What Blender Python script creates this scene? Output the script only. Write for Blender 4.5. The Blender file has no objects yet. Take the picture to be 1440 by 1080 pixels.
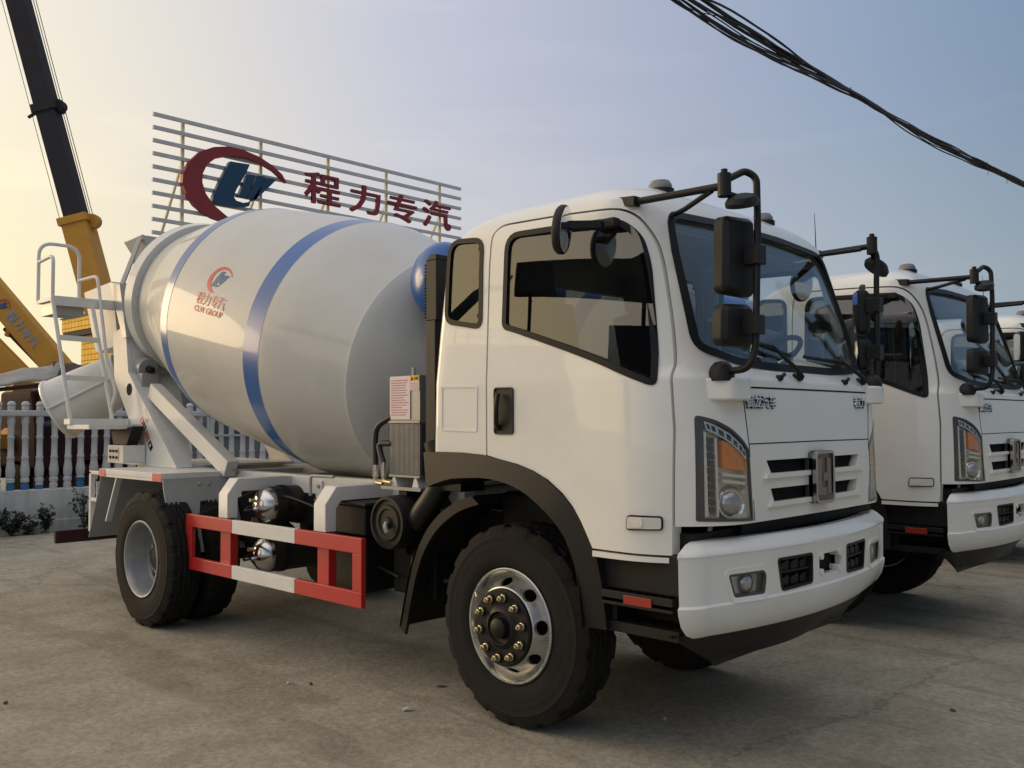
import bpy, bmesh, math, random
from math import sin, cos, pi, radians as rad
from mathutils import Vector as V, Matrix as M
random.seed(7)
S = bpy.context.scene
COL = S.collection

# ------------------------------------------------------------------ materials
MATS = {}
def mat(name, col, rough=.5, metal=0., coat=0., var=.0, vscale=6., bump=0., bscale=60., coatr=.08, stretch=None, spec=.5, rvar=0.):
    m = bpy.data.materials.new(name); m.use_nodes = True; MATS[name] = m
    nt = m.node_tree; b = nt.nodes['Principled BSDF']
    b.inputs['Base Color'].default_value = (*col, 1); b.inputs['Roughness'].default_value = rough
    b.inputs['Metallic'].default_value = metal; b.inputs['Coat Weight'].default_value = coat
    b.inputs['Coat Roughness'].default_value = coatr; b.inputs['Specular IOR Level'].default_value = spec
    if var or bump or rvar:
        tc = nt.nodes.new('ShaderNodeTexCoord'); mp = nt.nodes.new('ShaderNodeMapping')
        nt.links.new(tc.outputs['Object'], mp.inputs[0])
        if stretch: mp.inputs['Scale'].default_value = stretch
    if var or rvar:
        n = nt.nodes.new('ShaderNodeTexNoise'); n.inputs['Scale'].default_value = vscale
        n.inputs['Detail'].default_value = 7; n.inputs['Roughness'].default_value = .65
        nt.links.new(mp.outputs[0], n.inputs['Vector'])
        if var:
            r = nt.nodes.new('ShaderNodeValToRGB'); e = r.color_ramp.elements
            e[0].position = .3; e[1].position = .72
            e[0].color = (*[c * (1 - var) for c in col], 1); e[1].color = (*[min(1, c * (1 + var * .5)) for c in col], 1)
            nt.links.new(n.outputs['Fac'], r.inputs[0]); nt.links.new(r.outputs[0], b.inputs['Base Color'])
        if rvar:
            mr = nt.nodes.new('ShaderNodeMapRange'); mr.inputs[1].default_value = .3; mr.inputs[2].default_value = .7
            mr.inputs[3].default_value = max(.02, rough - rvar); mr.inputs[4].default_value = rough + rvar
            nt.links.new(n.outputs['Fac'], mr.inputs[0]); nt.links.new(mr.outputs[0], b.inputs['Roughness'])
    if bump:
        n2 = nt.nodes.new('ShaderNodeTexNoise'); n2.inputs['Scale'].default_value = bscale; n2.inputs['Detail'].default_value = 5
        nt.links.new(mp.outputs[0], n2.inputs['Vector'])
        bp = nt.nodes.new('ShaderNodeBump'); bp.inputs['Strength'].default_value = bump; bp.inputs['Distance'].default_value = .01
        nt.links.new(n2.outputs['Fac'], bp.inputs['Height']); nt.links.new(bp.outputs[0], b.inputs['Normal'])
    return m

def glass_mat(name, tint, k=1.0, rough=0.0):
    m = bpy.data.materials.new(name); m.use_nodes = True; nt = m.node_tree; MATS[name] = m
    nt.nodes.clear()
    o = nt.nodes.new('ShaderNodeOutputMaterial'); mx = nt.nodes.new('ShaderNodeMixShader')
    t = nt.nodes.new('ShaderNodeBsdfTransparent'); t.inputs[0].default_value = (*tint, 1)
    g = nt.nodes.new('ShaderNodeBsdfGlossy'); g.inputs['Roughness'].default_value = rough
    f = nt.nodes.new('ShaderNodeLayerWeight'); f.inputs[0].default_value = .5   # facing = 1 - |cos|
    pw = nt.nodes.new('ShaderNodeMath'); pw.operation = 'POWER'; pw.inputs[1].default_value = 4.5
    mu = nt.nodes.new('ShaderNodeMath'); mu.operation = 'MULTIPLY_ADD'; mu.inputs[1].default_value = .9; mu.inputs[2].default_value = .045 * k; mu.use_clamp = True
    nt.links.new(f.outputs['Facing'], pw.inputs[0]); nt.links.new(pw.outputs[0], mu.inputs[0]); nt.links.new(mu.outputs[0], mx.inputs[0])
    nt.links.new(t.outputs[0], mx.inputs[1]); nt.links.new(g.outputs[0], mx.inputs[2]); nt.links.new(mx.outputs[0], o.inputs[0])
    return m

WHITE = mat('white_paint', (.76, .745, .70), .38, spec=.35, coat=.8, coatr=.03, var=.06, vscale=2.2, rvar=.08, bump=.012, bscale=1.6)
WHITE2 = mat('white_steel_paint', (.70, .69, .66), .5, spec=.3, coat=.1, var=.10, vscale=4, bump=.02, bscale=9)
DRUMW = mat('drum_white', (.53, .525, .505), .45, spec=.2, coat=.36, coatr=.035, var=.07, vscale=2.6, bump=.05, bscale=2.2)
BLUE = mat('drum_blue', (.003, .088, .34), .28, spec=.35, coat=.25, coatr=.05, var=.12, vscale=3)
RED = mat('guard_red', (.48, .022, .02), .42, coat=.3, var=.15, vscale=7)
DRED = mat('dark_red_paint', (.055, .024, .026), .8, spec=.12, var=.3, vscale=5)
GREY = mat('grey_paint', (.36, .37, .37), .42, coat=.2, var=.1, vscale=4)
BLACK = mat('black_plastic', (.008, .0078, .008), .5, spec=.35, var=.2, vscale=9, bump=.05, bscale=180)
BROWNBLK = mat('arch_plastic', (.012, .0105, .010), .48, spec=.35, var=.2, vscale=7, bump=.04, bscale=160)
RUBBER = mat('tyre_rubber', (.0135, .0122, .011), .85, spec=.25, var=.35, vscale=8, bump=.15, bscale=90)
SEAL = mat('window_rubber', (.004, .004, .0045), .5, spec=.25)
CHASSIS = mat('chassis_black', (.008, .0075, .0075), .6, spec=.3, var=.4, vscale=9, bump=.06, bscale=40)
CHROME = mat('chrome', (.82, .82, .83), .12, metal=1., rvar=.05, vscale=20)
RIMS = mat('rim_silver', (.50, .50, .495), .3, metal=.85, var=.2, vscale=9, rvar=.1)
RIMG = mat('rim_grey', (.33, .33, .335), .42, metal=.4, var=.2, vscale=8)
HUBB = mat('hub_black', (.007, .0065, .0065), .5, spec=.3, var=.3, vscale=14)
BRASS = mat('zinc_yellow', (.62, .52, .30), .32, metal=.9)
ALU = mat('tank_metal', (.62, .61, .60), .2, metal=1., rvar=.1, vscale=12, var=.12)
TANKG = mat('tank_dark', (.022, .021, .02), .45, spec=.3, var=.3, vscale=6)
FIN = mat('cooler_alu', (.30, .30, .30), .45, metal=.6, var=.15, vscale=10)
PAPER = mat('paper_label', (.74, .64, .64), .7, var=.05, vscale=18)
PAPER_Y = mat('label_yellow', (.75, .45, .03), .6)
INK = mat('label_ink', (.45, .10, .12), .7)
AMBER = mat('amber_lens', (.95, .27, .015), .18, coat=.8, var=.25, vscale=40)
REFLR = mat('red_reflector', (.30, .025, .015), .3, coat=.6)
REFT = mat('tape_red', (.52, .02, .03), .35, coat=.4)
SMOKE = mat('roof_lamp_lens', (.13, .13, .135), .12, coat=.5)
LENSW = mat('lens_white', (.62, .59, .54), .18, coat=.8)
BADGE = mat('badge_chrome', (.42, .42, .43), .16, metal=1.)
LAMPG = mat('lamp_silver', (.84, .80, .72), .22, metal=.25, var=.15, vscale=30)
LAMPD = mat('lamp_dark', (.05, .05, .052), .3, coat=.4)
LENS = mat('lens_glass', (.42, .43, .43), .06, metal=.7, coat=1.)
CLEAR = glass_mat('clear_cover', (.95, .95, .95), 1.0)
GLASSW = glass_mat('windscreen_glass', (.92, .96, .97), 1.9)
GLASSC = glass_mat('clear_side_glass', (.93, .95, .95), 1.2)
GLASSS = glass_mat('tinted_glass', (.44, .45, .44), 2.4)
MIRROR = mat('mirror_glass', (.8, .8, .8), .03, metal=1.)
INT = mat('cab_trim', (.10, .10, .105), .8, var=.2, vscale=6)
INTL = mat('cab_trim_light', (.40, .39, .37), .8, var=.15, vscale=6)
SEAT = mat('seat_cloth', (.10, .10, .105), .9, var=.3, vscale=25)
SEAM = mat('seam_dark', (.02, .02, .02), .8, spec=.1)
EMBF = mat('emblem_face', (.05, .022, .022), .3, coat=.5)
EMBS = mat('emblem_stroke', (.20, .175, .165), .35, metal=.4)
LOGOR = mat('logo_red', (.55, .07, .06), .45)
LOGOB = mat('logo_blue', (.03, .10, .25), .45)
LOGOT = mat('logo_text', (.62, .17, .13), .5)
SIGNR = mat('sign_red', (.27, .03, .04), .5, var=.12, vscale=2)
SIGNB = mat('sign_blue', (.012, .06, .13), .5, var=.1, vscale=2)
SIGNS = mat('sign_steel', (.60, .61, .64), .55, var=.12, vscale=3)
SIGNY = mat('sign_post_yellow', (.78, .74, .50), .6, var=.1, vscale=3)
CRANEY = mat('crane_yellow', (.60, .30, .055), .65, spec=.2, var=.12, vscale=2)
CRANED = mat('crane_dark', (.04, .037, .045), .75, spec=.15, var=.15, vscale=3)
CABLE = mat('cable_black', (.012, .013, .017), .6)
HOSE = mat('hose_black', (.012, .012, .012), .5)

# ------------------------------------------------------------------ mesh builder
class MB:
    def __init__(s): s.bm = bmesh.new(); s.mats = []
    def mi(s, m):
        if m is None: return 0
        if m not in s.mats: s.mats.append(m)
        return s.mats.index(m)
    def faces(s, vs, fs, m):
        i = s.mi(m); bv = [s.bm.verts.new(v) for v in vs]; out = []
        for f in fs:
            try:
                q = s.bm.faces.new([bv[k] for k in f]); q.material_index = i; out.append(q)
            except ValueError: pass
        return out
    def box(s, x0, x1, y0, y1, z0, z1, m, mx=None):
        vs = [V((x, y, z)) for x in (x0, x1) for y in (y0, y1) for z in (z0, z1)]
        if mx: vs = [mx @ v for v in vs]
        s.faces(vs, [(0, 1, 3, 2), (4, 6, 7, 5), (0, 4, 5, 1), (2, 3, 7, 6), (0, 2, 6, 4), (1, 5, 7, 3)], m)
    def beam(s, p0, p1, w, h, m, up=(0, 0, 1)):
        p0, p1 = V(p0), V(p1); d = (p1 - p0); L = d.length; d.normalize()
        r = d.cross(V(up)).normalized(); u = r.cross(d)
        mx = M((( *[d[i] for i in range(3)], 0), (*[r[i] for i in range(3)], 0), (*[u[i] for i in range(3)], 0), (0, 0, 0, 1))).transposed()
        mx.translation = p0
        s.box(0, L, -w / 2, w / 2, -h / 2, h / 2, m, mx)
    def lathe(s, prof, o, ax, n, m, mlist=None, ph0=0):
        ax = V(ax).normalized(); t = V((0, 0, 1)) if abs(ax.z) < .9 else V((1, 0, 0))
        e1 = ax.cross(t).normalized(); e2 = ax.cross(e1); o = V(o)
        vs = []; fs = []; k = len(prof)
        for j in range(n):
            a = 2 * pi * j / n + ph0; d = e1 * cos(a) + e2 * sin(a)
            for h, r in prof: vs.append(o + ax * h + d * r)
        for i in range(k - 1):
            ff = [(j * k + i, ((j + 1) % n) * k + i, ((j + 1) % n) * k + i + 1, j * k + i + 1) for j in range(n)]
            fs.append(ff)
        bv = [s.bm.verts.new(v) for v in vs]
        for i, ff in enumerate(fs):
            mm = s.mi(mlist[i] if mlist else m)
            for f in ff:
                try: q = s.bm.faces.new([bv[x] for x in f]); q.material_index = mm
                except ValueError: pass
        for i in (0, k - 1):
            if prof[i][1] > 1e-5:
                q = s.bm.faces.new([bv[j * k + i] for j in range(n)]); q.material_index = s.mi((mlist[0 if i == 0 else -1]) if mlist else m)
    def cyl(s, p0, p1, r0, m, r1=None, n=20):
        p0, p1 = V(p0), V(p1); d = p1 - p0
        s.lathe([(0, r0), (d.length, r0 if r1 is None else r1)], p0, d, n, m)
    def tube(s, pts, r, m, n=10, closed=False):
        pts = [V(p) for p in pts]; K = len(pts); rs = r if isinstance(r, list) else [r] * K
        vs = []; up = None
        for i, p in enumerate(pts):
            a = pts[max(0, i - 1)]; b = pts[min(K - 1, i + 1)]; d = (b - a).normalized()
            if up is None:
                t = V((0, 0, 1)) if abs(d.z) < .9 else V((1, 0, 0)); up = d.cross(t).normalized()
            up = (up - d * up.dot(d)).normalized(); w = d.cross(up)
            for j in range(n):
                an = 2 * pi * j / n; vs.append(p + (up * cos(an) + w * sin(an)) * rs[i])
        fs = [(i * n + j, i * n + (j + 1) % n, (i + 1) * n + (j + 1) % n, (i + 1) * n + j) for i in range(K - 1) for j in range(n)]
        fs += [tuple(range(n))[::-1], tuple((K - 1) * n + j for j in range(n))]
        s.faces(vs, fs, m)
    def prism(s, poly, ax, a, b, m):
        f = {'y': lambda p, t: (p[0], t, p[1]), 'x': lambda p, t: (t, p[0], p[1]), 'z': lambda p, t: (p[0], p[1], t)}[ax]
        n = len(poly); vs = [f(p, a) for p in poly] + [f(p, b) for p in poly]
        fs = [tuple(range(n))[::-1], tuple(range(n, 2 * n))] + [(i, (i + 1) % n, n + (i + 1) % n, n + i) for i in range(n)]
        s.faces(vs, fs, m)
    def strip(s, A, B, thick, m, nrm=None):
        """plate between polylines A and B (3D), given thickness vector"""
        n = len(A); t = V(thick)
        vs = [V(p) for p in A] + [V(p) for p in B] + [V(p) + t for p in A] + [V(p) + t for p in B]
        fs = []
        for i in range(n - 1):
            fs += [(i, i + 1, n + i + 1, n + i), (2 * n + i, 3 * n + i, 3 * n + i + 1, 2 * n + i + 1), (i, 2 * n + i, 2 * n + i + 1, i + 1), (n + i, n + i + 1, 3 * n + i + 1, 3 * n + i)]
        fs += [(0, n, 3 * n, 2 * n), (n - 1, 3 * n - 1, 4 * n - 1, 2 * n - 1)]
        s.faces(vs, fs, m)
    def patch(s, poly, mapf, o0, o1, m, du=.08, dv=.5, holes=None):
        """2D outline (or (verts, faces)) laid on a curved surface by mapf(u, v, offset), with thickness"""
        b = bmesh.new()
        if isinstance(poly, tuple):
            bv = [b.verts.new((p[0], p[1], 0)) for p in poly[0]]
            for f in poly[1]:
                try: b.faces.new([bv[i] for i in f])
                except ValueError: pass
            bmesh.ops.remove_doubles(b, verts=b.verts[:], dist=1e-5)
        else:
            b.faces.new([b.verts.new((p[0], p[1], 0)) for p in poly])
        for ax, st in ((0, du), (1, dv)):
            if not st: continue
            lo = min(v.co[ax] for v in b.verts); hi = max(v.co[ax] for v in b.verts)
            k = int((hi - lo) / st)
            for i in range(1, k + 1):
                c = lo + (hi - lo) * i / (k + 1); co = [0, 0, 0]; no = [0, 0, 0]; co[ax] = c; no[ax] = 1
                bmesh.ops.bisect_plane(b, geom=b.verts[:] + b.edges[:] + b.faces[:], plane_co=co, plane_no=no, dist=1e-6)
        b.normal_update(); bmesh.ops.triangulate(b, faces=[f for f in b.faces if len(f.verts) > 4])
        b.verts.index_update(); b.normal_update(); mi = s.mi(m)
        top = [s.bm.verts.new(mapf(v.co.x, v.co.y, o1)) for v in b.verts]
        bot = [s.bm.verts.new(mapf(v.co.x, v.co.y, o0)) for v in b.verts]
        for f in b.faces:
            ids = [v.index for v in f.verts]
            for q in ([top[i] for i in ids], [bot[i] for i in ids[::-1]]):
                try: s.bm.faces.new(q).material_index = mi
                except ValueError: pass
        for e in b.edges:
            if len(e.link_faces) == 1:
                i, j = [v.index for v in e.verts]
                try: s.bm.faces.new([top[i], top[j], bot[j], bot[i]]).material_index = mi
                except ValueError: pass
        b.free()
    def addmesh(s, me, m=None, mx=None):
        off = len(s.bm.verts); nf = len(s.bm.faces)
        me2 = me.copy()
        if mx: me2.transform(mx)
        s.bm.from_mesh(me2); bpy.data.meshes.remove(me2); s.bm.faces.ensure_lookup_table()
        if m is not None:
            i = s.mi(m)
            for k in range(nf, len(s.bm.faces)): s.bm.faces[k].material_index = i
    def mesh(s, name, smooth=38, recalc=True):
        if recalc: bmesh.ops.recalc_face_normals(s.bm, faces=s.bm.faces[:])
        me = bpy.data.meshes.new(name); s.bm.to_mesh(me); s.bm.free()
        for m in s.mats: me.materials.append(m)
        if smooth:
            me.shade_smooth(); me.set_sharp_from_angle(angle=rad(smooth))
        return me
    def done(s, name, parent=None, bevel=0., seg=2, smooth=38, recalc=True, wn=False):
        o = bpy.data.objects.new(name, s.mesh(name, smooth, recalc)); COL.objects.link(o)
        if parent: o.parent = parent
        if bevel:
            md = o.modifiers.new('bev', 'BEVEL'); md.width = bevel; md.segments = seg; md.limit_method = 'ANGLE'; md.angle_limit = rad(38); md.harden_normals = True
        return o

def setp(o, label=None, cat=None, group=None, kind=None):
    for k, v in (('label', label), ('category', cat), ('group', group), ('kind', kind)):
        if v: o[k] = v
    return o
def thing(name, label, cat, loc=(0, 0, 0), group=None, rz=0):
    o = bpy.data.objects.new(name, None); COL.objects.link(o); o.location = loc; o.rotation_euler.z = rz; o.empty_display_size = .3
    return setp(o, label, cat, group)
def sub(name, parent, loc=(0, 0, 0)):
    o = bpy.data.objects.new(name, None); COL.objects.link(o); o.parent = parent; o.location = loc; o.empty_display_size = .1; return o
def kids(o): return [c for c in bpy.data.objects if c.parent == o]
def copy_tree(o, parent=None):
    ch = kids(o); c = o.copy(); COL.objects.link(c); c.parent = parent
    for k in ch: copy_tree(k, c)
    return c

def boo(me, cutters, op='DIFFERENCE'):
    a = bpy.data.objects.new('tmp', me); COL.objects.link(a); tmp = [a]
    for cm in cutters:
        c = bpy.data.objects.new('tmpc', cm); COL.objects.link(c); tmp.append(c)
        md = a.modifiers.new('b', 'BOOLEAN'); md.object = c; md.operation = op; md.solver = 'EXACT'
    dg = bpy.context.evaluated_depsgraph_get(); dg.update()
    r = bpy.data.meshes.new_from_object(a.evaluated_get(dg))
    for t in tmp: bpy.data.objects.remove(t)
    return r
def cutter(poly, ax, a, b):
    m = MB(); m.prism(poly, ax, a, b, None); return m.mesh('cut', 0)

def rpoly(pts, r, n=5):
    """polygon with rounded corners; r a number or list"""
    out = []; N = len(pts)
    for i in range(N):
        p = V((*pts[i], 0)); a = V((*pts[i - 1], 0)); b = V((*pts[(i + 1) % N], 0)); rr = r[i] if isinstance(r, list) else r
        if rr <= 0: out.append((p.x, p.y)); continue
        u = (a - p); v = (b - p); d = min(rr, u.length * .49, v.length * .49)
        p0 = p + u.normalized() * d; p1 = p + v.normalized() * d
        for k in range(n + 1):
            t = k / n; q = p0 * (1 - t) ** 2 + p * 2 * t * (1 - t) + p1 * t * t; out.append((q.x, q.y))
    return out
def inset(poly, d):
    N = len(poly); A = sum(poly[i - 1][0] * poly[i][1] - poly[i][0] * poly[i - 1][1] for i in range(N)); sg = 1 if A > 0 else -1
    out = []
    for i in range(N):
        p = V(poly[i]); a = V(poly[i - 1]); b = V(poly[(i + 1) % N])
        e1 = (p - a); e2 = (b - p)
        if e1.length < 1e-6: e1 = e2
        if e2.length < 1e-6: e2 = e1
        n1 = V((-e1.y, e1.x)).normalized(); n2 = V((-e2.y, e2.x)).normalized(); n = (n1 + n2)
        n = n / max(.3, (1 + n1.dot(n2))) ; out.append(tuple(p + n * d * sg))
    return out
def ring(poly, d):
    q = inset(poly, d); n = len(poly)
    return (list(poly) + q, [(i, (i + 1) % n, n + (i + 1) % n, n + i) for i in range(n)])
def mirx(poly): return [(-p[0], p[1]) for p in poly][::-1]

def text2d(body, box, bold=0.):
    """text outline as 2D (verts, faces) fitted to box (x0,x1,y0,y1)"""
    cu = bpy.data.curves.new('t', 'FONT'); cu.body = body; cu.size = 1; cu.offset = bold; cu.resolution_u = 3
    o = bpy.data.objects.new('t', cu); COL.objects.link(o); dg = bpy.context.evaluated_depsgraph_get(); dg.update()
    me = bpy.data.meshes.new_from_object(o.evaluated_get(dg)); bpy.data.objects.remove(o)
    vs = [v.co for v in me.vertices]; x0 = min(v.x for v in vs); x1 = max(v.x for v in vs); y0 = min(v.y for v in vs); y1 = max(v.y for v in vs)
    P = [(box[0] + (v.x - x0) / (x1 - x0) * (box[1] - box[0]), box[2] + (v.y - y0) / (y1 - y0) * (box[3] - box[2])) for v in vs]
    F = [tuple(p.vertices) for p in me.polygons]; bpy.data.meshes.remove(me)
    return (P, F)
def arc(c, r, a0, a1, n): return [(c[0] + r * cos(rad(a0 + (a1 - a0) * i / n)), c[1] + r * sin(rad(a0 + (a1 - a0) * i / n))) for i in range(n + 1)]
def bez(pts, n=8):
    """smooth polyline (Catmull-Rom) through 3D points"""
    P = [V(p) for p in pts]; out = []
    for i in range(len(P) - 1):
        a = P[max(0, i - 1)]; b = P[i]; c = P[i + 1]; d = P[min(len(P) - 1, i + 2)]
        for k in range(n):
            t = k / n; out.append(.5 * ((2 * b) + (c - a) * t + (2 * a - 5 * b + 4 * c - d) * t * t + (3 * b - a - 3 * c + d) * t ** 3))
    return out + [P[-1]]
def rpath(pts, r, n=5):
    """3D polyline with rounded corners"""
    P = [V(p) for p in pts]; out = [P[0]]
    for i in range(1, len(P) - 1):
        u = P[i - 1] - P[i]; v = P[i + 1] - P[i]; d = min(r, u.length * .49, v.length * .49)
        a = P[i] + u.normalized() * d; b = P[i] + v.normalized() * d
        for k in range(n + 1):
            t = k / n; out.append(a * (1 - t) ** 2 + P[i] * 2 * t * (1 - t) + b * t * t)
    return out + [P[-1]]

CAB0, CAB1 = (-1.735, 3.338, 5.80), (-1.04, 13.055, 5.46)
LP1, LP2, LP3, LP4, LP5, LP6, LP7 = (-.578, -1.028), (-.775, -.612), (-1.471, -1.186), (-1.361, -1.103), (-2.27, -2.451), (.495, -.208), (1.517, .941)
GLOW, EXPO = .4, 0.0
ZEN_FILL = (.78, .78, .81); SOUTH_FILL = (1.78, 1.62, 1.44)
# ------------------------------------------------------------------ cab surface
# z, rear x, front x, half width, front corner radius, rear corner radius
LV = [(.94, -.385, 1.245, 1.025, .40, .05), (1.3, -.385, 1.243, 1.025, .40, .05), (1.70, -.375, 1.227, 1.025, .40, .05), (1.722, -.375, 1.217, 1.025, .40, .05),
      (1.765, -.373, 1.170, 1.022, .38, .05), (2.0, -.36, 1.098, 1.012, .35, .06), (2.3, -.335, .993, .998, .30, .07), (2.46, -.285, .932, .985, .24, .10),
      (2.52, -.235, .893, .96, .17, .13), (2.57, -.165, .85, .91, .2, .16), (2.61, -.08, .80, .83, .2, .18), (2.64, .02, .745, .73, .2, .2),
      (2.662, .14, .68, .59, .18, .18), (2.672, .25, .6, .40, .12, .12)]
BOW = .025
def LP(z):
    if z <= LV[0][0]: return LV[0][1:]
    for a, b in zip(LV, LV[1:]):
        if z <= b[0]:
            t = (z - a[0]) / (b[0] - a[0]); return [a[i] + t * (b[i] - a[i]) for i in range(1, 6)]
    return LV[-1][1:]
def tap(x, z): return 1 - .03 * max(0, min(1, (z - 1.55) / .45)) * max(0, x - .42)   # sides draw in towards the screen pillars
def sx0(y, z):
    xb, xf, w, r, _ = LP(z); a = min(abs(y), w - .004)
    if a <= w - r: return xf - BOW * (a / w) ** 2
    return xf - BOW * ((w - r) / w) ** 2 - r + math.sqrt(max(0, r * r - (a - w + r) ** 2))
def sx(y, z):
    x = sx0(y, z)
    for _ in range(5): x = .5 * x + .5 * sx0(y / tap(x, z), z)
    return x
def fmap(y, z, o):
    d = (sx(y + .004, z) - sx(y - .004, z)) / .008; d = max(-4, min(4, d)); n = V((1, -d, 0)).normalized()
    return V((sx(y, z), y, z)) + n * o
def sy(x, z):
    xb, xf, w, r, _ = LP(z); xe = xf - BOW * ((w - r) / w) ** 2
    if x <= xe - r: return w * tap(x, z)
    return (w - r + math.sqrt(max(0, r * r - (min(x, xe - .01) - xe + r) ** 2))) * tap(x, z)
def smap(sgn):
    def f(x, z, o):
        d = (sy(x + .004, z) - sy(x - .004, z)) / .008; d = max(-3, min(3, d)); n = V((-d, 1, 0)).normalized()
        return V((x + n.x * o, sgn * (sy(x, z) + n.y * o), z))
    return f
def cab_outline(z, ins=0.):
    xb, xf, w, r, rr = LP(z); xb += ins; xf -= ins; w -= ins; r = max(.02, r - ins * .5); rr = max(.02, rr - ins * .5); H = []
    for i in range(4): H.append((xb, (w - rr) * i / 4))
    for i in range(6): a = pi / 2 * i / 5; H.append((xb + rr - rr * cos(a), w - rr + rr * sin(a)))
    xe = xf - BOW * ((w - r) / w) ** 2
    for i in range(1, 10): H.append((xb + rr + (xe - r - xb - rr) * i / 10, w))
    for i in range(13): a = pi / 2 * i / 12; H.append((xe - r + r * sin(a), w - r + r * cos(a)))
    for i in range(1, 9): y = (w - r) * (1 - i / 8); H.append((xf - BOW * (y / w) ** 2, y))
    H = [(x, y * tap(x, z)) for x, y in H]
    return H + [(x, -y) for x, y in H[-2:0:-1]]
def cab_solid(ins=0., zb=0., zt=0.):
    zs = []
    for a, b in zip(LV, LV[1:]):
        k = 3 if b[0] - a[0] > .12 else (2 if b[0] > 2.4 else 1)
        zs += [a[0] + (b[0] - a[0]) * i / k for i in range(k)]
    zs.append(LV[-1][0]); m = MB(); vs = []; fs = []
    for z in zs:
        o = cab_outline(z, ins); zz = z - (zt * max(0, min(1, (z - 1.6) / .9))) + (zb if z == zs[0] else 0)
        vs += [V((x, y, zz)) for x, y in o]
    n = len(o); K = len(zs)
    for i in range(K - 1): fs += [(i * n + j, i * n + (j + 1) % n, (i + 1) * n + (j + 1) % n, (i + 1) * n + j) for j in range(n)]
    fs += [tuple(range(n))[::-1], tuple((K - 1) * n + j for j in range(n))]
    m.faces(vs, fs, None); return m.mesh('cab', 0)

ARCH_O = [(-.43, 1.372), (-.14, 1.376), (.0, 1.368), (.11, 1.350), (.24, 1.328), (.34, 1.300), (.43, 1.262), (.516, 1.205), (.575, 1.15), (.62, 1.09), (.655, 1.03), (.686, .975)]
DOOR = [(.033, 1.366), (.11, 1.351), (.24, 1.329), (.34, 1.301), (.43, 1.263), (.517, 1.206), (.576, 1.151), (.621, 1.091), (.656, 1.031), (.687, .975), (1.056, .972)] + \
       rpoly([(1.060, 1.5), (1.051, 1.64), (1.037, 1.81), (1.007, 1.973), (.952, 2.215), (.914, 2.335), (.835, 2.463), (.5, 2.482), (.035, 2.497), (.030, 2.3)], [0, .05, .05, .05, .1, .1, .10, .05, .16, 0], 5)
WIN = rpoly([(.128, 1.982), (.20, 1.963), (.34, 1.918), (.54, 1.852), (.715, 1.79), (1.004, 1.672), (.977, 1.87), (.921, 2.207), (.878, 2.347), (.80, 2.424), (.13, 2.448)], [.05, .03, .1, .1, .05, .05, .05, .05, .05, .08, .09], 5)
QUART = rpoly([(-.290, 2.040), (-.016, 1.990), (-.028, 2.452), (-.285, 2.475)], [.06, .06, .07, .09], 6)
WSCR = rpoly([(-.825, 1.838), (-.60, 1.780), (-.3, 1.767), (.3, 1.767), (.60, 1.780), (.825, 1.838), (.812, 2.05), (.796, 2.28), (.765, 2.472), (.3, 2.496), (-.3, 2.496), (-.765, 2.472), (-.796, 2.28), (-.812, 2.05)],
             [.07, .1, .05, .05, .1, .07, 0, 0, .09, .05, .05, .09, 0, 0], 5)
LAMP_R = rpoly([(-.957, 1.113), (-.948, 1.556), (-.85, 1.536), (-.75, 1.50), (-.655, 1.45), (-.595, 1.405), (-.588, 1.25), (-.572, 1.101)], [.01, .02, .03, .03, .03, .01, 0, .01], 3)
def ym(y): return -.606 + (y + .572) * .745      # lamp drawing squeezed onto the corner
SLOT1 = [(-.485, 1.355), (-.445, 1.292), (.445, 1.292), (.485, 1.355)]
SLOT2 = [(-.455, 1.230), (-.425, 1.167), (.425, 1.167), (.455, 1.230)]
def grow(p, d): return inset(p, -d)

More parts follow.
